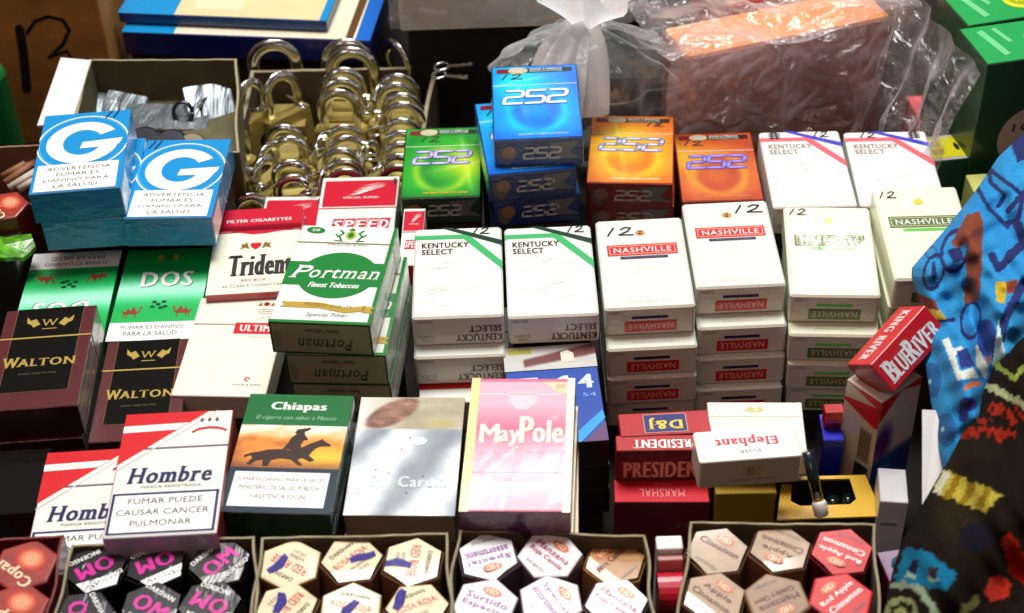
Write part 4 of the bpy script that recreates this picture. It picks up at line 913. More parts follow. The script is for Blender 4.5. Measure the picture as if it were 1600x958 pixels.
MB().tube([(-.0072, -.0185, .108), (.0072, -.0185, .108)], .0098, 20).build('red_roll', paper((190, 14, 44), .6), root, False)
for k, (x, y, cc, lb) in enumerate(((1404, 880, (40, 90, 110), 'teal glass vial standing right of the red apple incense tray'),)):
    p = at(x, y, .12); o = MB().tube([(0, 0, 0), (0, 0, .095), (0, 0, .105), (0, 0, .12)], [.006, .006, .0035, .0035], 14).build('glass_vial', mat('vial', cc, .1, .8), None, True, (p.x, p.y, 0.001)); tag(o, lb, 'vial')
stdbox('small_box', (1392, 915), (1440, 908), .118, .022, .117, mat('pearl', (130, 100, 130), .3, .6), paper((110, 30, 60)), paper((30, 90, 130), .6), None, None, 'pink topped box with white rim, partly under the knitted cloth', 'box')
# dark packs and leaf pack at the far left
stdbox('clear_case', (-40, 806), (60, 800), .09, .05, .089, mat('clear_dark', (14, 14, 16), .08, .9), mat('clear_dark'), mat('clear_dark'), None, None, 'black glossy case in the dark left of the Hombre packs', 'case')
lf = at(8, 382, .11); vs = [Vector((0, 0, .0))]; n = 18
for k in range(n): a = 2 * math.pi * k / n; r = .0165 * (1 + .05 * (-1) ** k + .12 * math.sin(a * 2 + 1)); vs.append(Vector((r * math.cos(a), r * math.sin(a) * .9, -.002 + .002 * math.sin(a * 3))))
vs += [v - Vector((0, 0, .003)) for v in vs]
o = mesh('leaf_packet', vs, [(0, 1 + k, 1 + (k + 1) % n) for k in range(n)] + [(n + 1, n + 2 + (k + 1) % n, n + 2 + k) for k in range(n)] + [(1 + k, n + 2 + k, n + 2 + (k + 1) % n, 1 + (k + 1) % n) for k in range(n)], mat('lime', (96, 176, 30), .4, .6, 0, .7, scale=150, crinkle=.6), None, None, False, tuple(lf)); tag(o, 'small lime green crinkled packet at the left edge', 'packet')
stdbox('small_box', (-60, 410), (24, 404), .106, .04, .105, mat('dk', (26, 24, 20), .5, .5), mat('dk'), mat('dk'), None, None, 'dark box under the lime green packet at the left edge', 'box')

# ------------------------------------------------------------------ padlocks in their card box
brass = mat('brass', (190, 172, 96), .38, .2, .6, .15, scale=200, nm='brass'); steel = mat('steel', (222, 222, 220), .2, 0, 1.0, .12, scale=150, nm='chromed_steel')
def make_padlock():
    root = empty('padlock')
    MB().rbox(-.015, .015, -.0065, .0065, 0, .024, .0035, .0012, 3, 0, 0, 0).build('body', brass, root)
    pts = [(-.0098, 0, .022), (-.0098, 0, .034)] + [(.0098 * math.cos(rad(180 - 15 * k)), 0, .036 + .0098 * math.sin(rad(180 - 15 * k))) for k in range(13)] + [(.0098, 0, .034), (.0098, 0, .022)]
    MB().tube(pts, .0029, 12).build('shackle', steel, root, True)
    MB().tube([(0, -.0068, .007), (0, -.0060, .007)], .004, 12).build('keyhole', mat('dark_slot', (40, 36, 28), .5, 0, .5), root)
    return root
pl0 = make_padlock()
def keyring(x, y, z, s=1.0):
    r = bpy.data.objects.new('key_ring', None)
ztop = .046
# px, py of the shackle's crown, size, heading in degrees, lean back in degrees, where
PL = []
for i, (x, y, s) in enumerate(((424, 55, 1.45),)): PL.append((x, y, s, 4, 4, 'big one standing alone at the back left'))
PL += [(540, 57, 1.42, -3, 2, 'hindmost of the big pair in the back middle'), (548, 70, 1.42, -5, 2, 'nearer of the big pair in the back middle'), (627, 58, 1.3, -52, 5, 'turned sideways at the back right')]
words = ['first', 'second', 'third', 'fourth', 'fifth', 'sixth', 'seventh', 'eighth', 'ninth', 'tenth']
for i, (x, y) in enumerate(((536, 101), (533, 117), (528, 135))): PL.append((x, y, 1.15, -4, 3, '%s from the back in the middle row of large ones' % words[i]))
for i, (x, y) in enumerate(((622, 108), (618, 122), (628, 138), (630, 152), (629, 178), (627, 197), (626, 214), (624, 233), (622, 250))): PL.append((x, y, 1.08 if i < 4 else .98, -4 + rnd.uniform(-4, 4), 5, '%s from the back in the right hand row' % words[i]))
for i, (x, y) in enumerate(((536, 188), (539, 205), (533, 224), (538, 241), (540, 256))): PL.append((x, y, .98, rnd.uniform(-8, 8), 5, '%s from the back in the middle front row' % words[i]))
for i, (x, y) in enumerate(((443, 188), (452, 206), (452, 243), (456, 266))): PL.append((x, y, .98, rnd.uniform(-8, 6), 5, '%s from the back in the left centre row' % words[i]))
PL += [(395, 128, 1.0, 52, -6, 'tilted one near the tray, back left'), (446, 120, 1.1, 40, -10, 'tilted one with keys behind the left rows'), (362, 203, 1.05, 55, 0, 'hindmost beside the lower sky blue G pack'),
       (402, 219, 1.0, 60, 8, 'lying askew beside the G pack'), (372, 262, .95, 35, 0, 'nearest beside the lower sky blue G pack'), (586, 128, .9, 70, 4, 'edge on between the two back rows'), (492, 205, .9, 66, 6, 'edge on between the left and middle rows'), (345, 232, .95, 30, 4, 'half hidden behind the lower sky blue G pack'), (384, 300, .95, 20, 2, 'front left one above the Trident pack'), (418, 250, .92, 50, -6, 'leaning between the G pack and the left centre row'), (586, 225, .9, 60, -8, 'edge on between the middle and right rows'), (498, 262, .9, 74, 4, 'edge on behind the SPEED pack')]
first = True
for x, y, s, yaw, lean, where in PL:
    o = pl0 if first else copy_tree(pl0); first = False
    hh = .0485 * s; zt = .078 + (.006 if s > 1.3 else 0) + rnd.uniform(-.001, .001); p = at(x, y, zt)
    s *= 1.14; hh = .0485 * s * 1.1; o.scale = (s * 1.06, s * .62, s * 1.1); o.rotation_euler = (rad(lean), 0, rad(yaw)); o.location = (p.x, p.y, zt - hh)
    tag(o, 'brass padlock with steel shackle, ' + where, 'padlock', 'padlocks in the card box')
# keys tied to the locks
def make_key():
    root = empty('key')
    MB().tube([(.0055 * math.cos(rad(30 * k)), .0055 * math.sin(rad(30 * k)), 0) for k in range(13)], .0011, 6).build('bow', steel, root, True)
    MB().box(-.0011, .0011, -.024, -.005, -.0006, .0006).box(.001, .003, -.023, -.020, -.0006, .0006).box(.001, .0025, -.018, -.016, -.0006, .0006).build('blade', steel, root)
    return root
k0 = make_key(); first = True
for i, (x, y, z, yaw, t, where) in enumerate(((690, 104, .085, 82, 6, 'poking out over the right edge, upper one'), (686, 117, .083, 66, 6, 'poking out over the right edge, lower one'), (404, 172, .07, 20, 40, 'hanging at the left back'), (472, 166, .07, -30, 50, 'under the tilted padlock'), (573, 172, .072, 5, 60, 'between the back rows'), (588, 205, .07, 15, 70, 'between the middle and right rows'), (578, 245, .07, -12, 60, 'between the front rows'), (497, 238, .068, 30, 60, 'between left and middle rows'), (408, 290, .068, -20, 50, 'at the front left behind the Trident pack'), (482, 300, .066, 20, 50, 'just behind the SPEED pack'), (590, 262, .066, 60, 40, 'at the front right near the green 252 pack'), (470, 282, .066, 80, 30, 'lying in the front left row'))):
    o = k0 if first else copy_tree(k0); first = False; p = at(x, y, z); o.location = p; o.rotation_euler = (rad(-t), 0, rad(yaw)); tag(o, 'small steel key among the padlocks, ' + where, 'key', 'keys of the padlocks')
g1 = [at(x, y, .06) for x, y in ((340, 345), (640, 330), (676, 100), (380, 100))]
carton('open_carton', [tuple(g)[:2] for g in (g1[0], g1[1], at(684, 104, .06), at(392, 110, .06))], .060, .0, cardin, card, 'open card box full of padlocks', 'carton', th=.003)
bx = MB()
for k, (x, y, w) in enumerate(((452, 178, 70), (450, 230, 60), (540, 215, 80), (590, 190, 40), (620, 260, 60), (480, 290, 90))):
    p = at(x, y, .035); M = Matrix.Translation((p.x, p.y, .0)) @ Matrix.Rotation(rad(rnd.uniform(-8, 8)), 4, 'Z'); 
    o = MB().rbox(-w * .0002, w * .0002, -.016, .016, .0005, .034, .001, .0005, 2).build('lock_box', mat('yellow_card', (150, 130, 70), .6, .2, 0, .35, scale=80), None, False); o.matrix_world = M
    tag(o, 'small yellow card box lying under the padlocks, %s' % ('back left', 'mid left', 'in the middle', 'between middle and right rows', 'front right', 'front left')[k], 'box', 'yellow boxes under the padlocks')

# ------------------------------------------------------------------ open grey tray with hardware
trc = mat('grey_card', (96, 90, 60), .85, .0, 0, .3, scale=40, wrinkle=.2)
tp = [tuple(at(x, y, .115))[:2] for x, y in ((96, 246), (374, 238), (370, 92), (140, 93))]
carton('open_carton', tp, .115, .078, trc, mat('tray_rim', (150, 140, 112), .8, 0, 0, .2), 'open grey card tray holding metal hardware, behind the sky blue G packs', 'carton', th=.0018)
fl = [at(142, 94, .1155), at(95, 90, .119), at(58, 196, .116), at(112, 192, .1155)]
MBf = [p - fl[0] for p in fl]
o = mesh('card_flap', MBf + [p - Vector((0, 0, .0015)) for p in MBf], [(3, 2, 1, 0), (4, 5, 6, 7), (0, 1, 5, 4), (1, 2, 6, 5), (2, 3, 7, 6), (3, 0, 4, 7)], paper((232, 222, 226), .2, .1), None, None, False, tuple(fl[0])); tag(o, 'folded out white flap on the left of the grey hardware tray', 'flap')
dk = mat('dark_steel', (70, 72, 80), .25, .3, .8, .2)
for i, (x, y, r, m_, lb) in enumerate(((231, 206, .013, dk, 'left'), (273, 210, .013, dk, 'middle'), (306, 212, .011, mat('dull_metal', (116, 104, 80), .4, 0, .6), 'right'))):
    p = at(x, y, .104); o = MB().tube([(0, 0, .0), (0, .004, .022), (0, .0045, .024)], [r, r, r * .85], 24).build('round_lock', m_, None, False, (p.x, p.y, p.z - .022)); o.rotation_euler = (rad(38), 0, rad(-12)); tag(o, 'round dark metal lock drum in the grey tray, %s of three' % lb, 'lock', 'round locks in the grey tray')
for i, (x, y, w, h, yaw, rx) in enumerate(((150, 165, .022, .012, 12, 20), (196, 166, .016, .010, -14, 30), (330, 172, .018, .020, 20, 35), (262, 186, .03, .014, 4, 8), (186, 150, .010, .004, -30, 20))):
    p = at(x, y, .082); o = MB().rbox(-w, w, -h, h, 0, .003, .002, .0006, 2).build('metal_plate', mat('plate', (140, 150, 156), .25, .4, .7, .4, crinkle=.5), None, False, tuple(p)); o.rotation_euler = (rad(rx), rad(6), rad(yaw)); tag(o, 'shiny metal plate in the grey tray, ' + ('far left', 'by the back wall', 'by the right wall', 'in the middle', 'small one near the back wall')[i], 'metal plate', 'metal plates in the grey tray')
p = at(286, 176, .088); o = MB().tube([(.007 * math.cos(rad(24 * k)), .003 * math.sin(rad(24 * k)), .007 * math.sin(rad(24 * k))) for k in range(16)], .0016, 8).build('steel_ring', dk, None, True, tuple(p)); tag(o, 'dark steel ring leaning in the grey tray', 'ring')
p0, p1 = at(310, 172, .083), at(322, 152, .098); o = MB().tube([Vector(), p1 - p0], [.002, .0012], 8).build('bolt', steel, None, True, tuple(p0)); tag(o, 'thin steel bolt sticking up in the grey tray', 'bolt')

# ------------------------------------------------------------------ blue and cream flat boxes at the back
def slab(name, fl, fr, z, H, depth, label, mt, mf, tops=(), fronts=(), shear=0.):
    a, b = at(*fl, z), at(*fr, z); W = (b - a).length; yaw = math.atan2(b.y - a.y, b.x - a.x)
    root = empty(name, (a.x, a.y, z - H), (0, 0, yaw)); tag(root, label, 'box')
    MB().rbox(0, W, 0, depth, 0, H, .001, .0008, 2, 0, 1, 2).build('box', [mt, mf, mf], root)
    f = Print(W * 1000, depth * 1000); f.group('top_print')
    for k, t in enumerate(tops): f.cur = 'top_print|%d' % k; f.poly(t[0], t[1], t[2] if len(t) > 2 else 0)
    f.build(Matrix.Translation((W / 2, depth / 2, H)) @ Matrix.Scale(mm, 4), root)
    f = Print(W * 1000, H * 1000); f.group('front_print')
    for t in fronts: f.poly(t[0], t[1])
    f.build(Matrix.Translation((W / 2, 0, H / 2)) @ Matrix(((1, 0, 0, 0), (0, 0, -1, 0), (0, 1, 0, 0), (0, 0, 0, 1))) @ Matrix.Scale(mm, 4), root)
    return root, f
cy = ink((18, 140, 204)); crm2 = ink((226, 216, 176)); nav = paper((8, 24, 104), .4); br2 = ink((96, 66, 36))
R4 = lambda a, b, c, d: [(a, b), (a, d), (c, d), (c, b)]
slab('flat_box', (190, 50), (578, 64), .078, .021, .16, 'lower blue and cream flat box of the pair at the back', paper((228, 222, 196), .3), nav,
     [(R4(0, 0, .21, 1), cy), ([(.90, 1), (.90, 0), (.94, 0), (.93, 1)], br2), ([(.94, 1), (.94, 0), (1, 0), (1, 1)], ink((24, 104, 200)))])
r_, _ = slab('flat_box', (184, 20), (510, 33), .089, .009, .15, 'upper blue and cream flat box at the back, lying on the other', paper((222, 208, 160), .2), paper((10, 60, 120), .3),
     [(R4(0, 0, .27, 1), cy), (R4(.965, 0, 1, 1), cy), (R4(.34, .72, .58, .93), ink((234, 224, 186)))])
spr = ink((110, 104, 70))
f = Print(140, 150); f.group('sprig_print').line([(.58, .93), (.66, .9), (.74, .93), (.82, .9)], 1.2, spr, 2)
for x, y in ((.62, .95), (.66, .88), (.70, .95), (.76, .91), (.8, .95)): f.ell(x, y, .012, .02, spr, 2, 8)
f.group('quote_marks').ell(.875, .90, .010, .012, iDG, 2, 8).ell(.9, .90, .010, .012, iDG, 2, 8)
f.build(Matrix.Translation((.07, .075, .0085)) @ Matrix.Scale(mm, 4), r_)
_a, _b = at(200, 90, .057), at(560, 98, .057); risers.box(_a.x, _b.x, _a.y + .014, _a.y + .14, .0005, .0565)
# brown carton with marker strokes
kr = mat('kraft_board', (176, 122, 54), .85, 0, 0, .3, scale=25, wrinkle=.2, nm='kraft_board')
a, b = at(-60, 215, .03), at(178, 196, .03); W = (b - a).length; yaw = math.atan2(b.y - a.y, b.x - a.x)
bc = empty('cardboard_box', (a.x, a.y + .03, 0.0), (0, 0, yaw)); tag(bc, 'big brown cardboard box with black marker strokes, back left corner', 'box')
MB().rbox(0, W, 0, .2, 0, .21, .002, .001, 2).build('box', kr, bc)
f = Print(W * 1000, 210); f.group('marker_strokes'); mk = mat('marker', (8, 8, 10), .7)
def bp(px, py):
    q = bc.matrix_basis.inverted() @ aty(px, py, a.y + .03 + (px + 60) / 238 * (b.y - a.y)); return (q.x / W, 1 - q.z / .21)
f.line([bp(30, 45), bp(36, 80), bp(42, 140)], 7, mk, 1).line([bp(42, 52), bp(55, 34), bp(75, 27), bp(98, 32), bp(108, 48), bp(98, 70), bp(78, 90)], 3, mk, 1).line([bp(76, 90), bp(94, 84), bp(104, 80), bp(112, 92)], 2.5, mk, 1)
f.build(Matrix.Translation((W / 2, 0, .105)) @ Matrix(((1, 0, 0, 0), (0, 0, -1, 0), (0, 1, 0, 0), (0, 0, 0, 1))) @ Matrix.Scale(mm, 4), bc)
p = at(-5, 205, .05); o = MB().tube([(0, 0, 0), (0, 0, .07), (0, 0, .073)], [.018, .018, .0165], 28).build('green_tub', paper((10, 96, 40), .5), None, False, (p.x, p.y, .03)); tag(o, 'green round tub cut by the left edge', 'tub')
# brown open carton with sticks
carton('open_carton', [tuple(at(x, y, .095))[:2] for x, y in ((-80, 330), (58, 318), (66, 226), (-80, 232))], .095, .0, mat('pinkish_card', (120, 84, 66), .8, 0, 0, .3), mat('pink_rim', (160, 120, 104), .8), 'open brown carton with incense sticks at the left edge', 'carton')
for k, (x0, y0, x1, y1) in enumerate(((8, 286, 60, 250), (14, 294, 66, 262), (22, 276, 56, 246), (30, 296, 64, 276), (4, 276, 40, 256))):
    p0, p1 = at(x0, y0, .075), at(x1, y1, .082); o = MB().tube([Vector(), p1 - p0], .0028, 8).build('incense_stick_packet', mat('stick%d' % (k % 2), ((150, 104, 78), (206, 190, 176))[k % 2], .6), None, True, tuple(p0)); tag(o, 'slanting paper tube in the brown carton at the left edge, %s from the front' % words[k], 'paper tube', 'paper tubes in the brown carton')

# ------------------------------------------------------------------ wrapped goods at the back, middle and right
def film(name, alpha=.1, tint=(235, 238, 240), rough=.12, streak=.2, scale=25., face=.5, glint=.5, crump=38., bstr=.9, spc=.16):
    """thin clear plastic: mostly see-through, whiter where it is folded or seen edge on, with sharp crumple glints"""
    if name in _m: return _m[name]
    m = bpy.data.materials.new(name); m.use_nodes = True; nt = m.node_tree; N = nt.nodes; L = nt.links
    N.remove(N['Principled BSDF']); out = N['Material Output']; tc = N.new('ShaderNodeTexCoord')
    no = N.new('ShaderNodeTexNoise'); no.inputs['Scale'].default_value = scale; no.inputs['Detail'].default_value = 8; no.inputs['Distortion'].default_value = .6; L.new(tc.outputs['Object'], no.inputs['Vector'])
    wm = N.new('ShaderNodeMix'); wm.data_type = 'RGBA'; wm.blend_type = 'LINEAR_LIGHT'; wm.inputs[0].default_value = .03; L.new(tc.outputs['Object'], wm.inputs[6]); L.new(no.outputs['Color'], wm.inputs[7])
    vo = N.new('ShaderNodeTexVoronoi'); vo.feature = 'F1'; vo.inputs['Scale'].default_value = crump; L.new(wm.outputs[2], vo.inputs['Vector'])
    v2 = N.new('ShaderNodeTexVoronoi'); v2.feature = 'F1'; v2.inputs['Scale'].default_value = crump * 2.7; L.new(wm.outputs[2], v2.inputs['Vector'])
    ad2 = N.new('ShaderNodeMath'); ad2.operation = 'MULTIPLY_ADD'; ad2.inputs[1].default_value = .4; L.new(v2.outputs['Distance'], ad2.inputs[0]); L.new(vo.outputs['Distance'], ad2.inputs[2])
    bp_ = N.new('ShaderNodeBump'); bp_.inputs['Strength'].default_value = bstr; bp_.inputs['Distance'].default_value = .010; L.new(ad2.outputs[0], bp_.inputs['Height'])
    tr = N.new('ShaderNodeBsdfTransparent'); df = N.new('ShaderNodeBsdfDiffuse'); df.inputs['Color'].default_value = C(*tint); 
    tl_ = N.new('ShaderNodeBsdfTranslucent'); tl_.inputs['Color'].default_value = C(*tint); m2 = N.new('ShaderNodeMixShader'); m2.inputs[0].default_value = .55; L.new(df.outputs[0], m2.inputs[1]); L.new(tl_.outputs[0], m2.inputs[2])
    mr = N.new('ShaderNodeMapRange'); mr.inputs['From Min'].default_value = .5; mr.inputs['From Max'].default_value = .75; mr.inputs['To Min'].default_value = alpha; mr.inputs['To Max'].default_value = min(1, alpha + streak); L.new(no.outputs['Fac'], mr.inputs['Value'])
    fr = N.new('ShaderNodeLayerWeight'); fr.inputs['Blend'].default_value = .5
    pw = N.new('ShaderNodeMath'); pw.operation = 'POWER'; pw.inputs[1].default_value = 2.2; L.new(fr.outputs['Facing'], pw.inputs[0])
    ad = N.new('ShaderNodeMath'); ad.operation = 'MULTIPLY_ADD'; ad.inputs[1].default_value = face; ad.use_clamp = True; L.new(pw.outputs[0], ad.inputs[0]); L.new(mr.outputs[0], ad.inputs[2])
    mx = N.new('ShaderNodeMixShader'); L.new(ad.outputs[0], mx.inputs[0]); L.new(tr.outputs[0], mx.inputs[1]); L.new(m2.outputs[0], mx.inputs[2])
    gl = N.new('ShaderNodeBsdfGlossy'); gl.inputs['Roughness'].default_value = rough; gl.inputs['Color'].default_value = (glint, glint, glint, 1); L.new(bp_.outputs[0], gl.inputs['Normal'])
    asd = N.new('ShaderNodeMixShader'); asd.inputs[0].default_value = spc; L.new(mx.outputs[0], asd.inputs[1]); L.new(gl.outputs[0], asd.inputs[2])
    L.new(asd.outputs[0], out.inputs[0]); _m[name] = m; return m
def sheet(name, P, mats, nx, ny, parent=None, smooth=True, close=False):
    """grid surface from P(u, v) -> Vector"""
    vs = [P(i / nx, j / ny) for j in range(ny + 1) for i in range(nx + 1)]
    fs = [(j * (nx + 1) + i, j * (nx + 1) + i + 1, (j + 1) * (nx + 1) + i + 1, (j + 1) * (nx + 1) + i) for j in range(ny) for i in range(nx)]
    return mesh(name, vs, fs, mats, parent, None, smooth)
from mathutils import noise as MN
def nz(p, s, seed=0.): return MN.noise(Vector((p[0] * s + seed, p[1] * s + seed * 1.7, p[2] * s)))
def crease(p, s, seed=0.): return 1 - abs(nz(p, s, seed)) * 2
# dark carton with pale wrapped carton on top
bb = at(700, 52, .10)
r0 = empty('dark_carton', (.012, bb.y + .01, 0)); tag(r0, 'nearly black carton behind the 252 packs', 'box')
MB().rbox(-.085, .10, 0, .14, 0, .10, .002, .001, 2).build('box', mat('black_board', (20, 15, 10), .85, 0, 0, .5), r0)
r1 = empty('wrapped_carton', (.01, bb.y + .004, .1005)); tag(r1, 'pale carton in milky plastic, top edge of the photo', 'box')
MB().rbox(-.088, .09, 0, .14, 0, .06, .003, .001, 2).build('box', mat('pale_board', (226, 216, 198), .7, .2, 0, .15), r1)
def P(u, v):
    x = -.095 + .195 * u; y = -.004 if v < .5 else -.004 + (v - .5) * .24; z = .062 * min(v / .5, 1.) + .004; p = Vector((x, y, z))
    return p + Vector((0, -1, .8)) * (.004 * nz(p, 40) + .004 * crease(p, 18))
sheet('plastic_wrap', P, film('milky_film', .25, (226, 228, 236)), 60, 50, r1)
# boxes in a clear bag; shade is mixed into the orange one's side colour
A, B = at(1072, 92, .135), at(1395, 26, .135); W = (B - A).length; yaw = math.atan2(B.y - A.y, B.x - A.x)
r2 = empty('bagged_box', (A.x, A.y, 0.0), (0, 0, yaw)); tag(r2, 'orange brown box in a crumpled clear bag, back right of the middle', 'box')
MB().rbox(0, W, 0, .045, 0, .135, .004, .002, 3, 0, 1, 2).build('box', [mat('orange_board', (244, 160, 96), .6, .2, 0, .1), mat('orange_board_shaded', (176, 116, 98), .7, .2, 0, .2), mat('orange_board_shaded')], r2)
MB().rbox(W * .35, W * 1.05, .05, .12, 0, .138, .003, .001, 2).build('red_box', mat('red_board', (150, 36, 26), .6, .2), r2)
def P(u, v):
    x = -.02 + (W + .035) * u; s = v * .26
    if s < .14: q = Vector((x, -.010 - .012 * math.sin(u * 3.1) * (1 - s / .14), s + .002))
    else: q = Vector((x, -.012 + (s - .14) * 1.1, .142 + .006 * math.sin(u * 9)))
    return q + Vector((0, -1, .7)) * (.007 * crease(q, 16, 3) ** 2 + .006 * nz(q, 28, 1) + .003 * crease(q, 60, 5))
sheet('clear_bag', P, film('clear_film', .10, (250, 236, 240), .16, .3, 24., .75, .9, 30.), 130, 110, r2)
# knotted bag
kn = at(912, 30, .165); bagc = at(935, 118, .105)
kb = empty('knotted_bag', (bagc.x, bagc.y + .02, .0)); tag(kb, 'knotted translucent plastic bag with dark teal contents, top middle', 'bag')
MB().rbox(-.050, .060, -.008, .06, .002, .10, .012, .006, 4).build('dark_contents', mat('teal_dark', (8, 50, 50), .5, .4, 0, .5, scale=30), kb)
MB().rbox(-.004, .075, -.022, -.010, .002, .055, .004, .002, 3).build('green_contents', mat('green_dark', (10, 74, 46), .5, .4, 0, .3, scale=30), kb)
kl = Vector((kn.x - bagc.x, kn.y - bagc.y - .02, .158))
def P(u, v):
    a = u * 2 * math.pi; t = v
    c0 = Vector((.003, .012, .0)); R_ = .070 * (1 - .5 * abs(t - .35) ** 1.5) if t < .62 else .070 * (1 - .5 * .27 ** 1.5) * (1 - (t - .62) / .38) ** .75 + .005
    base = c0.lerp(kl, max(0, (t - .1) / .9) ** 1.3); z = .002 + (kl.z) * (t ** .85)
    pl = .5 + .5 * math.sin(a * 13 + math.sin(a * 3) * 2 + t * 3); am = .12 + .38 * t
    r = R_ * (1 - am * .4 * pl); p = Vector((base.x + r * 1.05 * math.cos(a), base.y + r * .72 * math.sin(a), z)); 
    return p + Vector((math.cos(a), math.sin(a), .3)) * (.005 * crease(p, 24, 9) + .004 * nz(p, 50, 2))
sheet('bag_film', P, film('bag_film', .07, (240, 246, 248), .16, .45, 26., 1.0, .9, 34.), 200, 70, kb)
def P(u, v):   # gathered tail folded forward and down over the front of the bag
    a = u * 2 * math.pi; t = v; path = kl + Vector((-.004 - .012 * t, -.034 * t ** .8 - .006 * t, .006 - .046 * t * t)); w_ = .007 + .019 * t ** .8
    pl = math.sin(a * 7 + t * 4) * .25 + math.sin(a * 3 + 1) * .2
    return path + Vector((w_ * math.cos(a) * (1 + pl), .45 * w_ * math.sin(a) * (1 + pl), .3 * w_ * math.sin(a)))
sheet('bag_tail', P, film('tail_film', .72, (255, 255, 255), .25, .28, 40., .5, .9, 50., .3, .07), 110, 30, kb)
def P(u, v):
    a = u * 2 * math.pi; t = v; path = kl + Vector((.006 * t, .012 * t, .0 + .045 * t)); w_ = .006 + .045 * t ** 1.2; pl = math.sin(a * 8) * .22 + math.sin(a * 5 + 2) * .2
    return path + Vector((w_ * math.cos(a) * (1 + pl), .8 * w_ * math.sin(a) * (1 + pl), .012 * math.sin(a * 6) * t))
sheet('bag_mouth', P, film('tail_film'), 110, 20, kb)
MB().tube([kl + Vector((.008 * math.cos(rad(k * 30)), .008 * math.sin(rad(k * 30)), .002 * math.sin(k))) for k in range(13)], .0045, 10).build('knot', film('knot_film', .85, (246, 244, 244), .25, .15), kb, True)
# green cartons on the right
gz = .165
def greenbox(fl, fr, z, D, label, pale):
    a, b = at(*fl, z), at(*fr, z); W = .16; yaw = math.atan2(b.y - a.y, b.x - a.x)
    root = empty('green_carton', (a.x, a.y, .0), (0, 0, yaw)); tag(root, label, 'box', 'green cartons')
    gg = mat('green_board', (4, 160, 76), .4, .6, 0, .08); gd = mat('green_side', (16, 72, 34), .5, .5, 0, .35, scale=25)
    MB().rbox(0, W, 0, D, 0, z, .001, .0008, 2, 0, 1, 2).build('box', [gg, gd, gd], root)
    f = Print(W * 1000, D * 1000); f.group('yellow_seal').ell(.32, .5, .085, .26, ink((226, 220, 40)), 0).ell(.32, .5, .06, .17, ink((160, 170, 30)), 1); f.group('seal_lettering').text('100', .29, .42, .35, .58, ink((226, 220, 40)), 'bold')
    f.group('top_lettering')
    f.cur = 'pale_line|1'; f.poly([(.06, .16), (.09, .12), (.13, .80), (.10, .84)], ink((110, 206, 140)), 0); f.cur = 'pale_line|2'; f.poly([(.13, .12), (.15, .10), (.18, .5), (.16, .52)], ink((110, 206, 140)), 0)
    f.build(Matrix.Translation((W / 2, D / 2, z)) @ Matrix.Scale(mm, 4), root)
    if pale:
        f = Print(W * 1000, z * 1000); f.group('bulb_picture').ell(.24, .38, .13, .14, ink((196, 176, 170)), 0).rect(.19, .48, .29, .64, ink((186, 166, 164)), 0); f.group('side_stripe').rect(0, .88, 1, .93, ink((96, 20, 34)), 0); f.group('bulb_cap'); f.group('bulb_lettering').text('100', .17, .31, .31, .35, iDG).text('W', .2, .39, .26, .44, iDG)
        f.build(Matrix.Translation((W / 2, 0, z / 2)) @ Matrix(((1, 0, 0, 0), (0, 0, -1, 0), (0, 1, 0, 0), (0, 0, 0, 1))) @ Matrix.Scale(mm, 4), root)
    return root
g_ = greenbox((1543, 101), (1600, 93), gz, .047, 'nearer green carton with yellow round mark, top right corner', True)
g2_ = greenbox((1513, 41), (1600, 27), gz, .047, 'farther green carton with yellow round mark, top right corner', False)
def P(u, v):
    q = Vector((-.004 - .024 * (1 - v) - .012 * math.sin(v * 3), .135 * u - .01, gz * v)); am = .006 * math.sin(u * 26) * math.sin(math.pi * v)
    return q + Vector((-1, 0, 0)) * (am + .006 * crease(q, 20, 7) + .003 * nz(q, 60))
sheet('plastic_wrap', P, film('wrap_film', .02, (232, 224, 224), .14, .5, 30., .9, .9, 26.), 60, 70, g_)
pk = at(1434, 195, .075)
def sg(f): f.group('sign_panel').rect(.05, .1, .95, .9, ink((226, 220, 30)), 0).rect(.12, .25, .4, .45, ink((190, 160, 40)), 1).rect(.12, .55, .4, .75, ink((190, 160, 40)), 1); f.group('leaf_print').ell(.75, .5, .06, .16, iDG, 1, 8)
stdbox('yellow_pack', (1457, 253), (1522, 246), .088, .030, .087, paper((196, 190, 196)), paper((60, 84, 120)), paper((20, 90, 70)), sg, None, 'pack with yellow panelled top between the striped packs and green cartons', 'pack')
stdbox('pink_box', (1438, 192), (1490, 188), .060, .036, .058, mat('pink', (236, 90, 104), .5, .4, 0, .15), mat('pink'), paper((60, 56, 96)), None, None, 'pink topped box behind the pack with the yellow top', 'box')
stdbox('pale_box', (1522, 300), (1580, 296), .085, .02, .08, paper((206, 206, 120)), paper((190, 200, 110)), paper((120, 150, 40)), None, None, 'pale yellow edged box half hidden by the blue cloth', 'box')

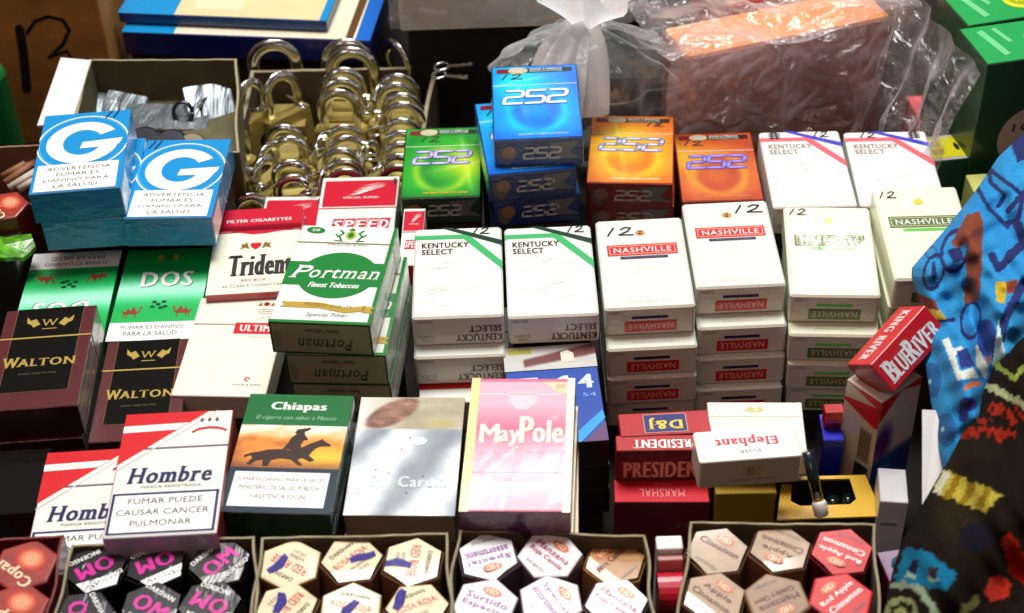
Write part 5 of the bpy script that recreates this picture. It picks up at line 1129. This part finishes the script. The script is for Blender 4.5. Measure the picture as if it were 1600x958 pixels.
# ------------------------------------------------------------------ cloths at the right
def inpoly(px, py, poly):
    ins = np.zeros(len(px), bool); n = len(poly)
    for i in range(n):
        (x1, y1), (x2, y2) = poly[i], poly[(i + 1) % n]
        if y1 == y2: continue
        c_ = ((y1 > py) != (y2 > py)) & (px < (x2 - x1) * (py - y1) / (y2 - y1) + x1); ins ^= c_
    return ins
def distseg(px, py, pts):
    d = np.full(len(px), 1e9)
    for (x1, y1), (x2, y2) in zip(pts[:-1], pts[1:]):
        t = np.clip(((px - x1) * (x2 - x1) + (py - y1) * (y2 - y1)) / ((x2 - x1) ** 2 + (y2 - y1) ** 2 + 1e-9), 0, 1); d = np.minimum(d, np.hypot(px - x1 - t * (x2 - x1), py - y1 - t * (y2 - y1)))
    return d
def cloth(name, edge, y0, y1, xr, zf, colf, m, nx, ny, label, cat, thick=.003):
    ys = np.linspace(y0, y1, ny + 1); ex = np.interp(ys, [e[1] for e in edge], [e[0] for e in edge]); V = []; PX = []; PY = []
    for j, y in enumerate(ys):
        for i in range(nx + 1):
            u = i / nx; x = ex[j] + (xr - ex[j]) * u; dz = zf(x, y, x - ex[j]); V.append(at(x, y, dz)); PX.append(x); PY.append(y)
    fs = [((j + 1) * (nx + 1) + i, (j + 1) * (nx + 1) + i + 1, j * (nx + 1) + i + 1, j * (nx + 1) + i) for j in range(ny) for i in range(nx)]
    o = mesh(name, V, fs, m, None, None, True); rgb = np.clip(colf(np.array(PX), np.array(PY)), 0, 255) / 255.; rgb = np.where(rgb <= .04045, rgb / 12.92, ((rgb + .055) / 1.055) ** 2.4)
    ca = o.data.color_attributes.new('print', 'FLOAT_COLOR', 'POINT'); ca.data.foreach_set('color', np.concatenate([rgb, np.ones((len(rgb), 1))], 1).astype(np.float32).ravel())
    so = o.modifiers.new('thickness', 'SOLIDIFY'); so.thickness = thick; so.offset = -1
    tag(o, label, cat); return o
def jit(px, py, s, a, seed): return px + (vnoise(px / 1600, py / 1600, s, seed) - .5) * a, py + (vnoise(px / 1600, py / 1600, s, seed + 5) - .5) * a
def bluecol(px, py):
    x, y = jit(px, py, 260, 1.6, 1); n = len(x); c = np.tile(np.array([[6, 122, 190.]]), (n, 1)); c = mixc(c, (70, 176, 216), fbm(px / 1600, py / 1600, 24, 3) * .5)
    nav = (10, 26, 92)
    def paint(mask, col): c[mask] = col
    for cx_, cy_, a_, b_, r_ in ((1459, 425, 15, 27, -.25), (1492, 392, 20, 32, -.2), (1517, 500, 15, 28, -.1), (1455, 395, 9, 9, 0)):
        d = np.hypot(((x - cx_) * np.cos(r_) - (y - cy_) * np.sin(r_)) / a_, ((x - cx_) * np.sin(r_) + (y - cy_) * np.cos(r_)) / b_); paint(np.abs(d - 1) < .13, nav)
    paint(np.hypot((x - 1459) / 4, (y - 425) / 16) < 1, nav); paint(inpoly(x, y, [(1480, 392), (1500, 385), (1508, 405), (1490, 412)]), nav)
    paint(inpoly(x, y, [(1486, 380), (1510, 335), (1530, 330), (1536, 345), (1534, 420), (1530, 470), (1506, 475), (1512, 380), (1495, 388)]), (122, 52, 28))
    for ln, wd in (([(1546, 265), (1580, 290), (1598, 305)], 3.5), ([(1528, 295), (1545, 325), (1575, 355)], 3.5), ([(1545, 270), (1548, 285), (1570, 305), (1560, 322)], 3.5), ([(1575, 330), (1600, 300), (1590, 345), (1570, 350)], 4), ([(1440, 535), (1456, 520), (1462, 500), (1490, 500)], 3), ([(1550, 400), (1560, 420), (1600, 380)], 6), ([(1590, 350), (1600, 380), (1576, 400)], 7)): paint(distseg(x, y, ln) < wd, nav)
    paint(inpoly(x, y, [(1428, 455), (1462, 470), (1470, 500), (1450, 490), (1430, 475)]), (110, 40, 20)); paint(inpoly(x, y, [(1440, 480), (1470, 486), (1480, 500), (1448, 500)]), (170, 150, 40))
    paint(inpoly(x, y, [(1556, 440), (1574, 440), (1570, 475), (1556, 470)]), (190, 160, 20)); paint(inpoly(x, y, [(1572, 440), (1590, 436), (1588, 460), (1574, 458)]), (140, 50, 20))
    paint(inpoly(x, y, [(1472, 532), (1482, 528), (1490, 545), (1502, 540), (1506, 548), (1492, 556), (1500, 580), (1520, 575), (1530, 590), (1496, 594)]), (206, 214, 206)); paint(inpoly(x, y, [(1494, 548), (1512, 545), (1524, 572), (1502, 576)]), (14, 40, 120))
    paint(inpoly(x, y, [(1524, 540), (1532, 535), (1534, 556), (1546, 578), (1540, 592), (1526, 572)]), (206, 210, 190)); paint(inpoly(x, y, [(1534, 548), (1548, 556), (1546, 574)]), (150, 60, 40)); paint(distseg(x, y, [(1510, 606), (1518, 600), (1528, 600)]) < 4, (190, 96, 30))
    for cx_, cy_, a_, b_ in ((1456, 594, 15, 28), (1478, 672, 16, 26), (1513, 632, 14, 12), (1505, 648, 8, 12)): paint(np.hypot((x - cx_) / a_, (y - cy_) / b_) < 1, (16, 96, 160) if cx_ < 1500 else (16, 34, 120))
    for cx_, cy_ in ((1453, 597), (1473, 671)): paint(np.hypot((x - cx_) / 2.5, (y - cy_) / 4) < 1, (150, 206, 214))
    paint(np.hypot((x - 1542) / 15, (y - 528) / 30) < 1, (14, 60, 140)); paint(distseg(x, y, [(1600, 440), (1570, 500), (1556, 560)]) < 7, (16, 40, 110)); paint(inpoly(x, y, [(1560, 500), (1572, 560), (1550, 572)]), (190, 220, 214))
    paint(inpoly(x, y, [(1575, 212), (1600, 190), (1640, 190), (1620, 240), (1590, 255)]), (14, 30, 96))
    return c
clm = mat('printed_cloth', 'print', .9, 0, 0, .15, scale=240, wrinkle=.35)
def zblue(x, y, d):
    k = 1 - math.exp(-max(d, 0) / 28.); f_ = .010 * math.sin((x + .55 * y) * .035) * k + .006 * math.sin((x - .4 * y) * .06 + 1) * k
    valley = -.022 * math.exp(-((x - (1500 + (y - 480) * .25 + 18)) / 16.) ** 2) * (.2 + .8 / (1 + math.exp(-(y - 460) / 25.)))
    return .128 + .032 * k + f_ + valley + .0022 * math.sin((x - .7 * y) * .13 + 2 * math.sin(y * .02)) * k + .0015 * math.sin((x * .5 + y) * .17) * k
cloth('blue_cloth', [(1602, 205), (1560, 245), (1523, 300), (1480, 355), (1425, 418), (1424, 432), (1436, 470), (1441, 540), (1450, 600), (1462, 680), (1474, 742), (1482, 800)], 205, 800, 1760, zblue, bluecol, clm, 190, 320, 'turquoise printed cloth with navy outlines and brown figures, hanging in from the right', 'cloth')
def darkcol(px, py):
    x, y = jit(px, py, 300, 7, 11); n = len(x); c = np.tile(np.array([[30, 22, 14.]]), (n, 1)); c = mixc(c, (62, 52, 26), np.clip(fbm(px / 1600, py / 1600, 16, 4) * 2.6 - 1.1, 0, 1) * .8)
    def paint(mask, col, k=1.): c[mask] = c[mask] * (1 - k) + np.array(col, float) * k
    paint(distseg(x, y, [(1600, 521), (1575, 530), (1558, 552), (1558, 572), (1585, 590), (1602, 575)]) < 4.5, (150, 170, 80)); paint(distseg(x, y, [(1540, 602), (1560, 612), (1604, 634)]) < 6, (176, 184, 136))
    for cx_, cy_, a_, b_ in ((1535, 668, 24, 16), (1557, 640, 14, 12), (1571, 680, 18, 14), (1520, 642, 7, 6), (1585, 655, 14, 20), (1510, 680, 14, 8)):
        m_ = np.hypot((x - cx_) / a_, (y - cy_) / b_) < 1; paint(m_ & (vnoise(px / 1600, py / 1600, 260, 8) > .45), (180, 42, 22), .85)
    paint(inpoly(x, y, [(1474, 733), (1568, 775), (1538, 801), (1457, 768)]), (196, 180, 70)); paint(inpoly(x, y, [(1474, 733), (1484, 738), (1468, 772), (1457, 768)]), (230, 226, 190))
    for k in range(3): paint(inpoly(x, y, [(1492 + 24 * k, 741 + 10 * k), (1502 + 24 * k, 745 + 10 * k), (1486 + 24 * k, 780 + 8 * k), (1474 + 24 * k, 776 + 8 * k)]), (150, 120, 24))
    paint(inpoly(x, y, [(1414, 852), (1450, 862), (1496, 898), (1480, 922), (1404, 912), (1398, 900)]), (20, 120, 160))
    paint(inpoly(x, y, [(1422, 876), (1434, 874), (1432, 895), (1418, 893)]), (30, 26, 50)); paint(inpoly(x, y, [(1452, 886), (1466, 888), (1462, 900), (1450, 900)]), (60, 30, 30)); paint(inpoly(x, y, [(1416, 895), (1432, 897), (1430, 904), (1415, 902)]), (170, 200, 150)); paint(inpoly(x, y, [(1448, 902), (1464, 902), (1462, 909), (1447, 908)]), (170, 200, 150))
    paint(np.abs(np.hypot(x - 1408, y - 958) - 22) < 4.5, (150, 160, 110)); paint(np.abs(np.hypot(x - 1408, y - 962) - 8) < 3, (150, 160, 90)); paint(distseg(x, y, [(1392, 916), (1420, 914), (1440, 922), (1452, 944), (1466, 962)]) < 5.5, (150, 170, 140)); paint(distseg(x, y, [(1504, 956), (1520, 945), (1524, 936)]) < 6, (120, 120, 70))
    paint(inpoly(x, y, [(1564, 840), (1580, 832), (1592, 850), (1604, 900), (1604, 915), (1578, 900), (1572, 870)]), (176, 26, 14)); paint(np.hypot((x - 1572) / 8, (y - 848) / 10) < 1, (220, 70, 50)); paint(inpoly(x, y, [(1545, 905), (1560, 898), (1578, 912), (1576, 932), (1552, 940), (1538, 926)]), (206, 56, 40))
    paint(np.hypot((x - 1525) / 26, (y - 840) / 24) < 1, (20, 20, 44), .7)
    return c
def zdark(x, y, d):
    k = 1 - math.exp(-max(d, 0) / 30.); return .150 + .040 * k + .002 * math.sin((x - .5 * y) * .12 + 2 * math.sin(y * .018)) * k + .007 * math.sin((x + y * .9) * .028) * k + .006 * math.sin((x * .8 - y * .5) * .045) * k
cloth('knitted_cloth', [(1640, 500), (1600, 520), (1560, 552), (1540, 602), (1516, 650), (1490, 705), (1468, 742), (1440, 790), (1410, 845), (1395, 890), (1380, 958), (1366, 1010)], 505, 1010, 1760, zdark, darkcol, mat('knit', 'print', 1.0, 0, 0, .35, scale=500, wrinkle=.9, spec=.1), 150, 230, 'dark brown knitted cloth with yellow, teal and red patches, bottom right corner', 'cloth', .005)

tag(risers.build('display_riser', [mat('riser_card', (50, 36, 26), .9, 0, 0, .2)]), kind='structure')
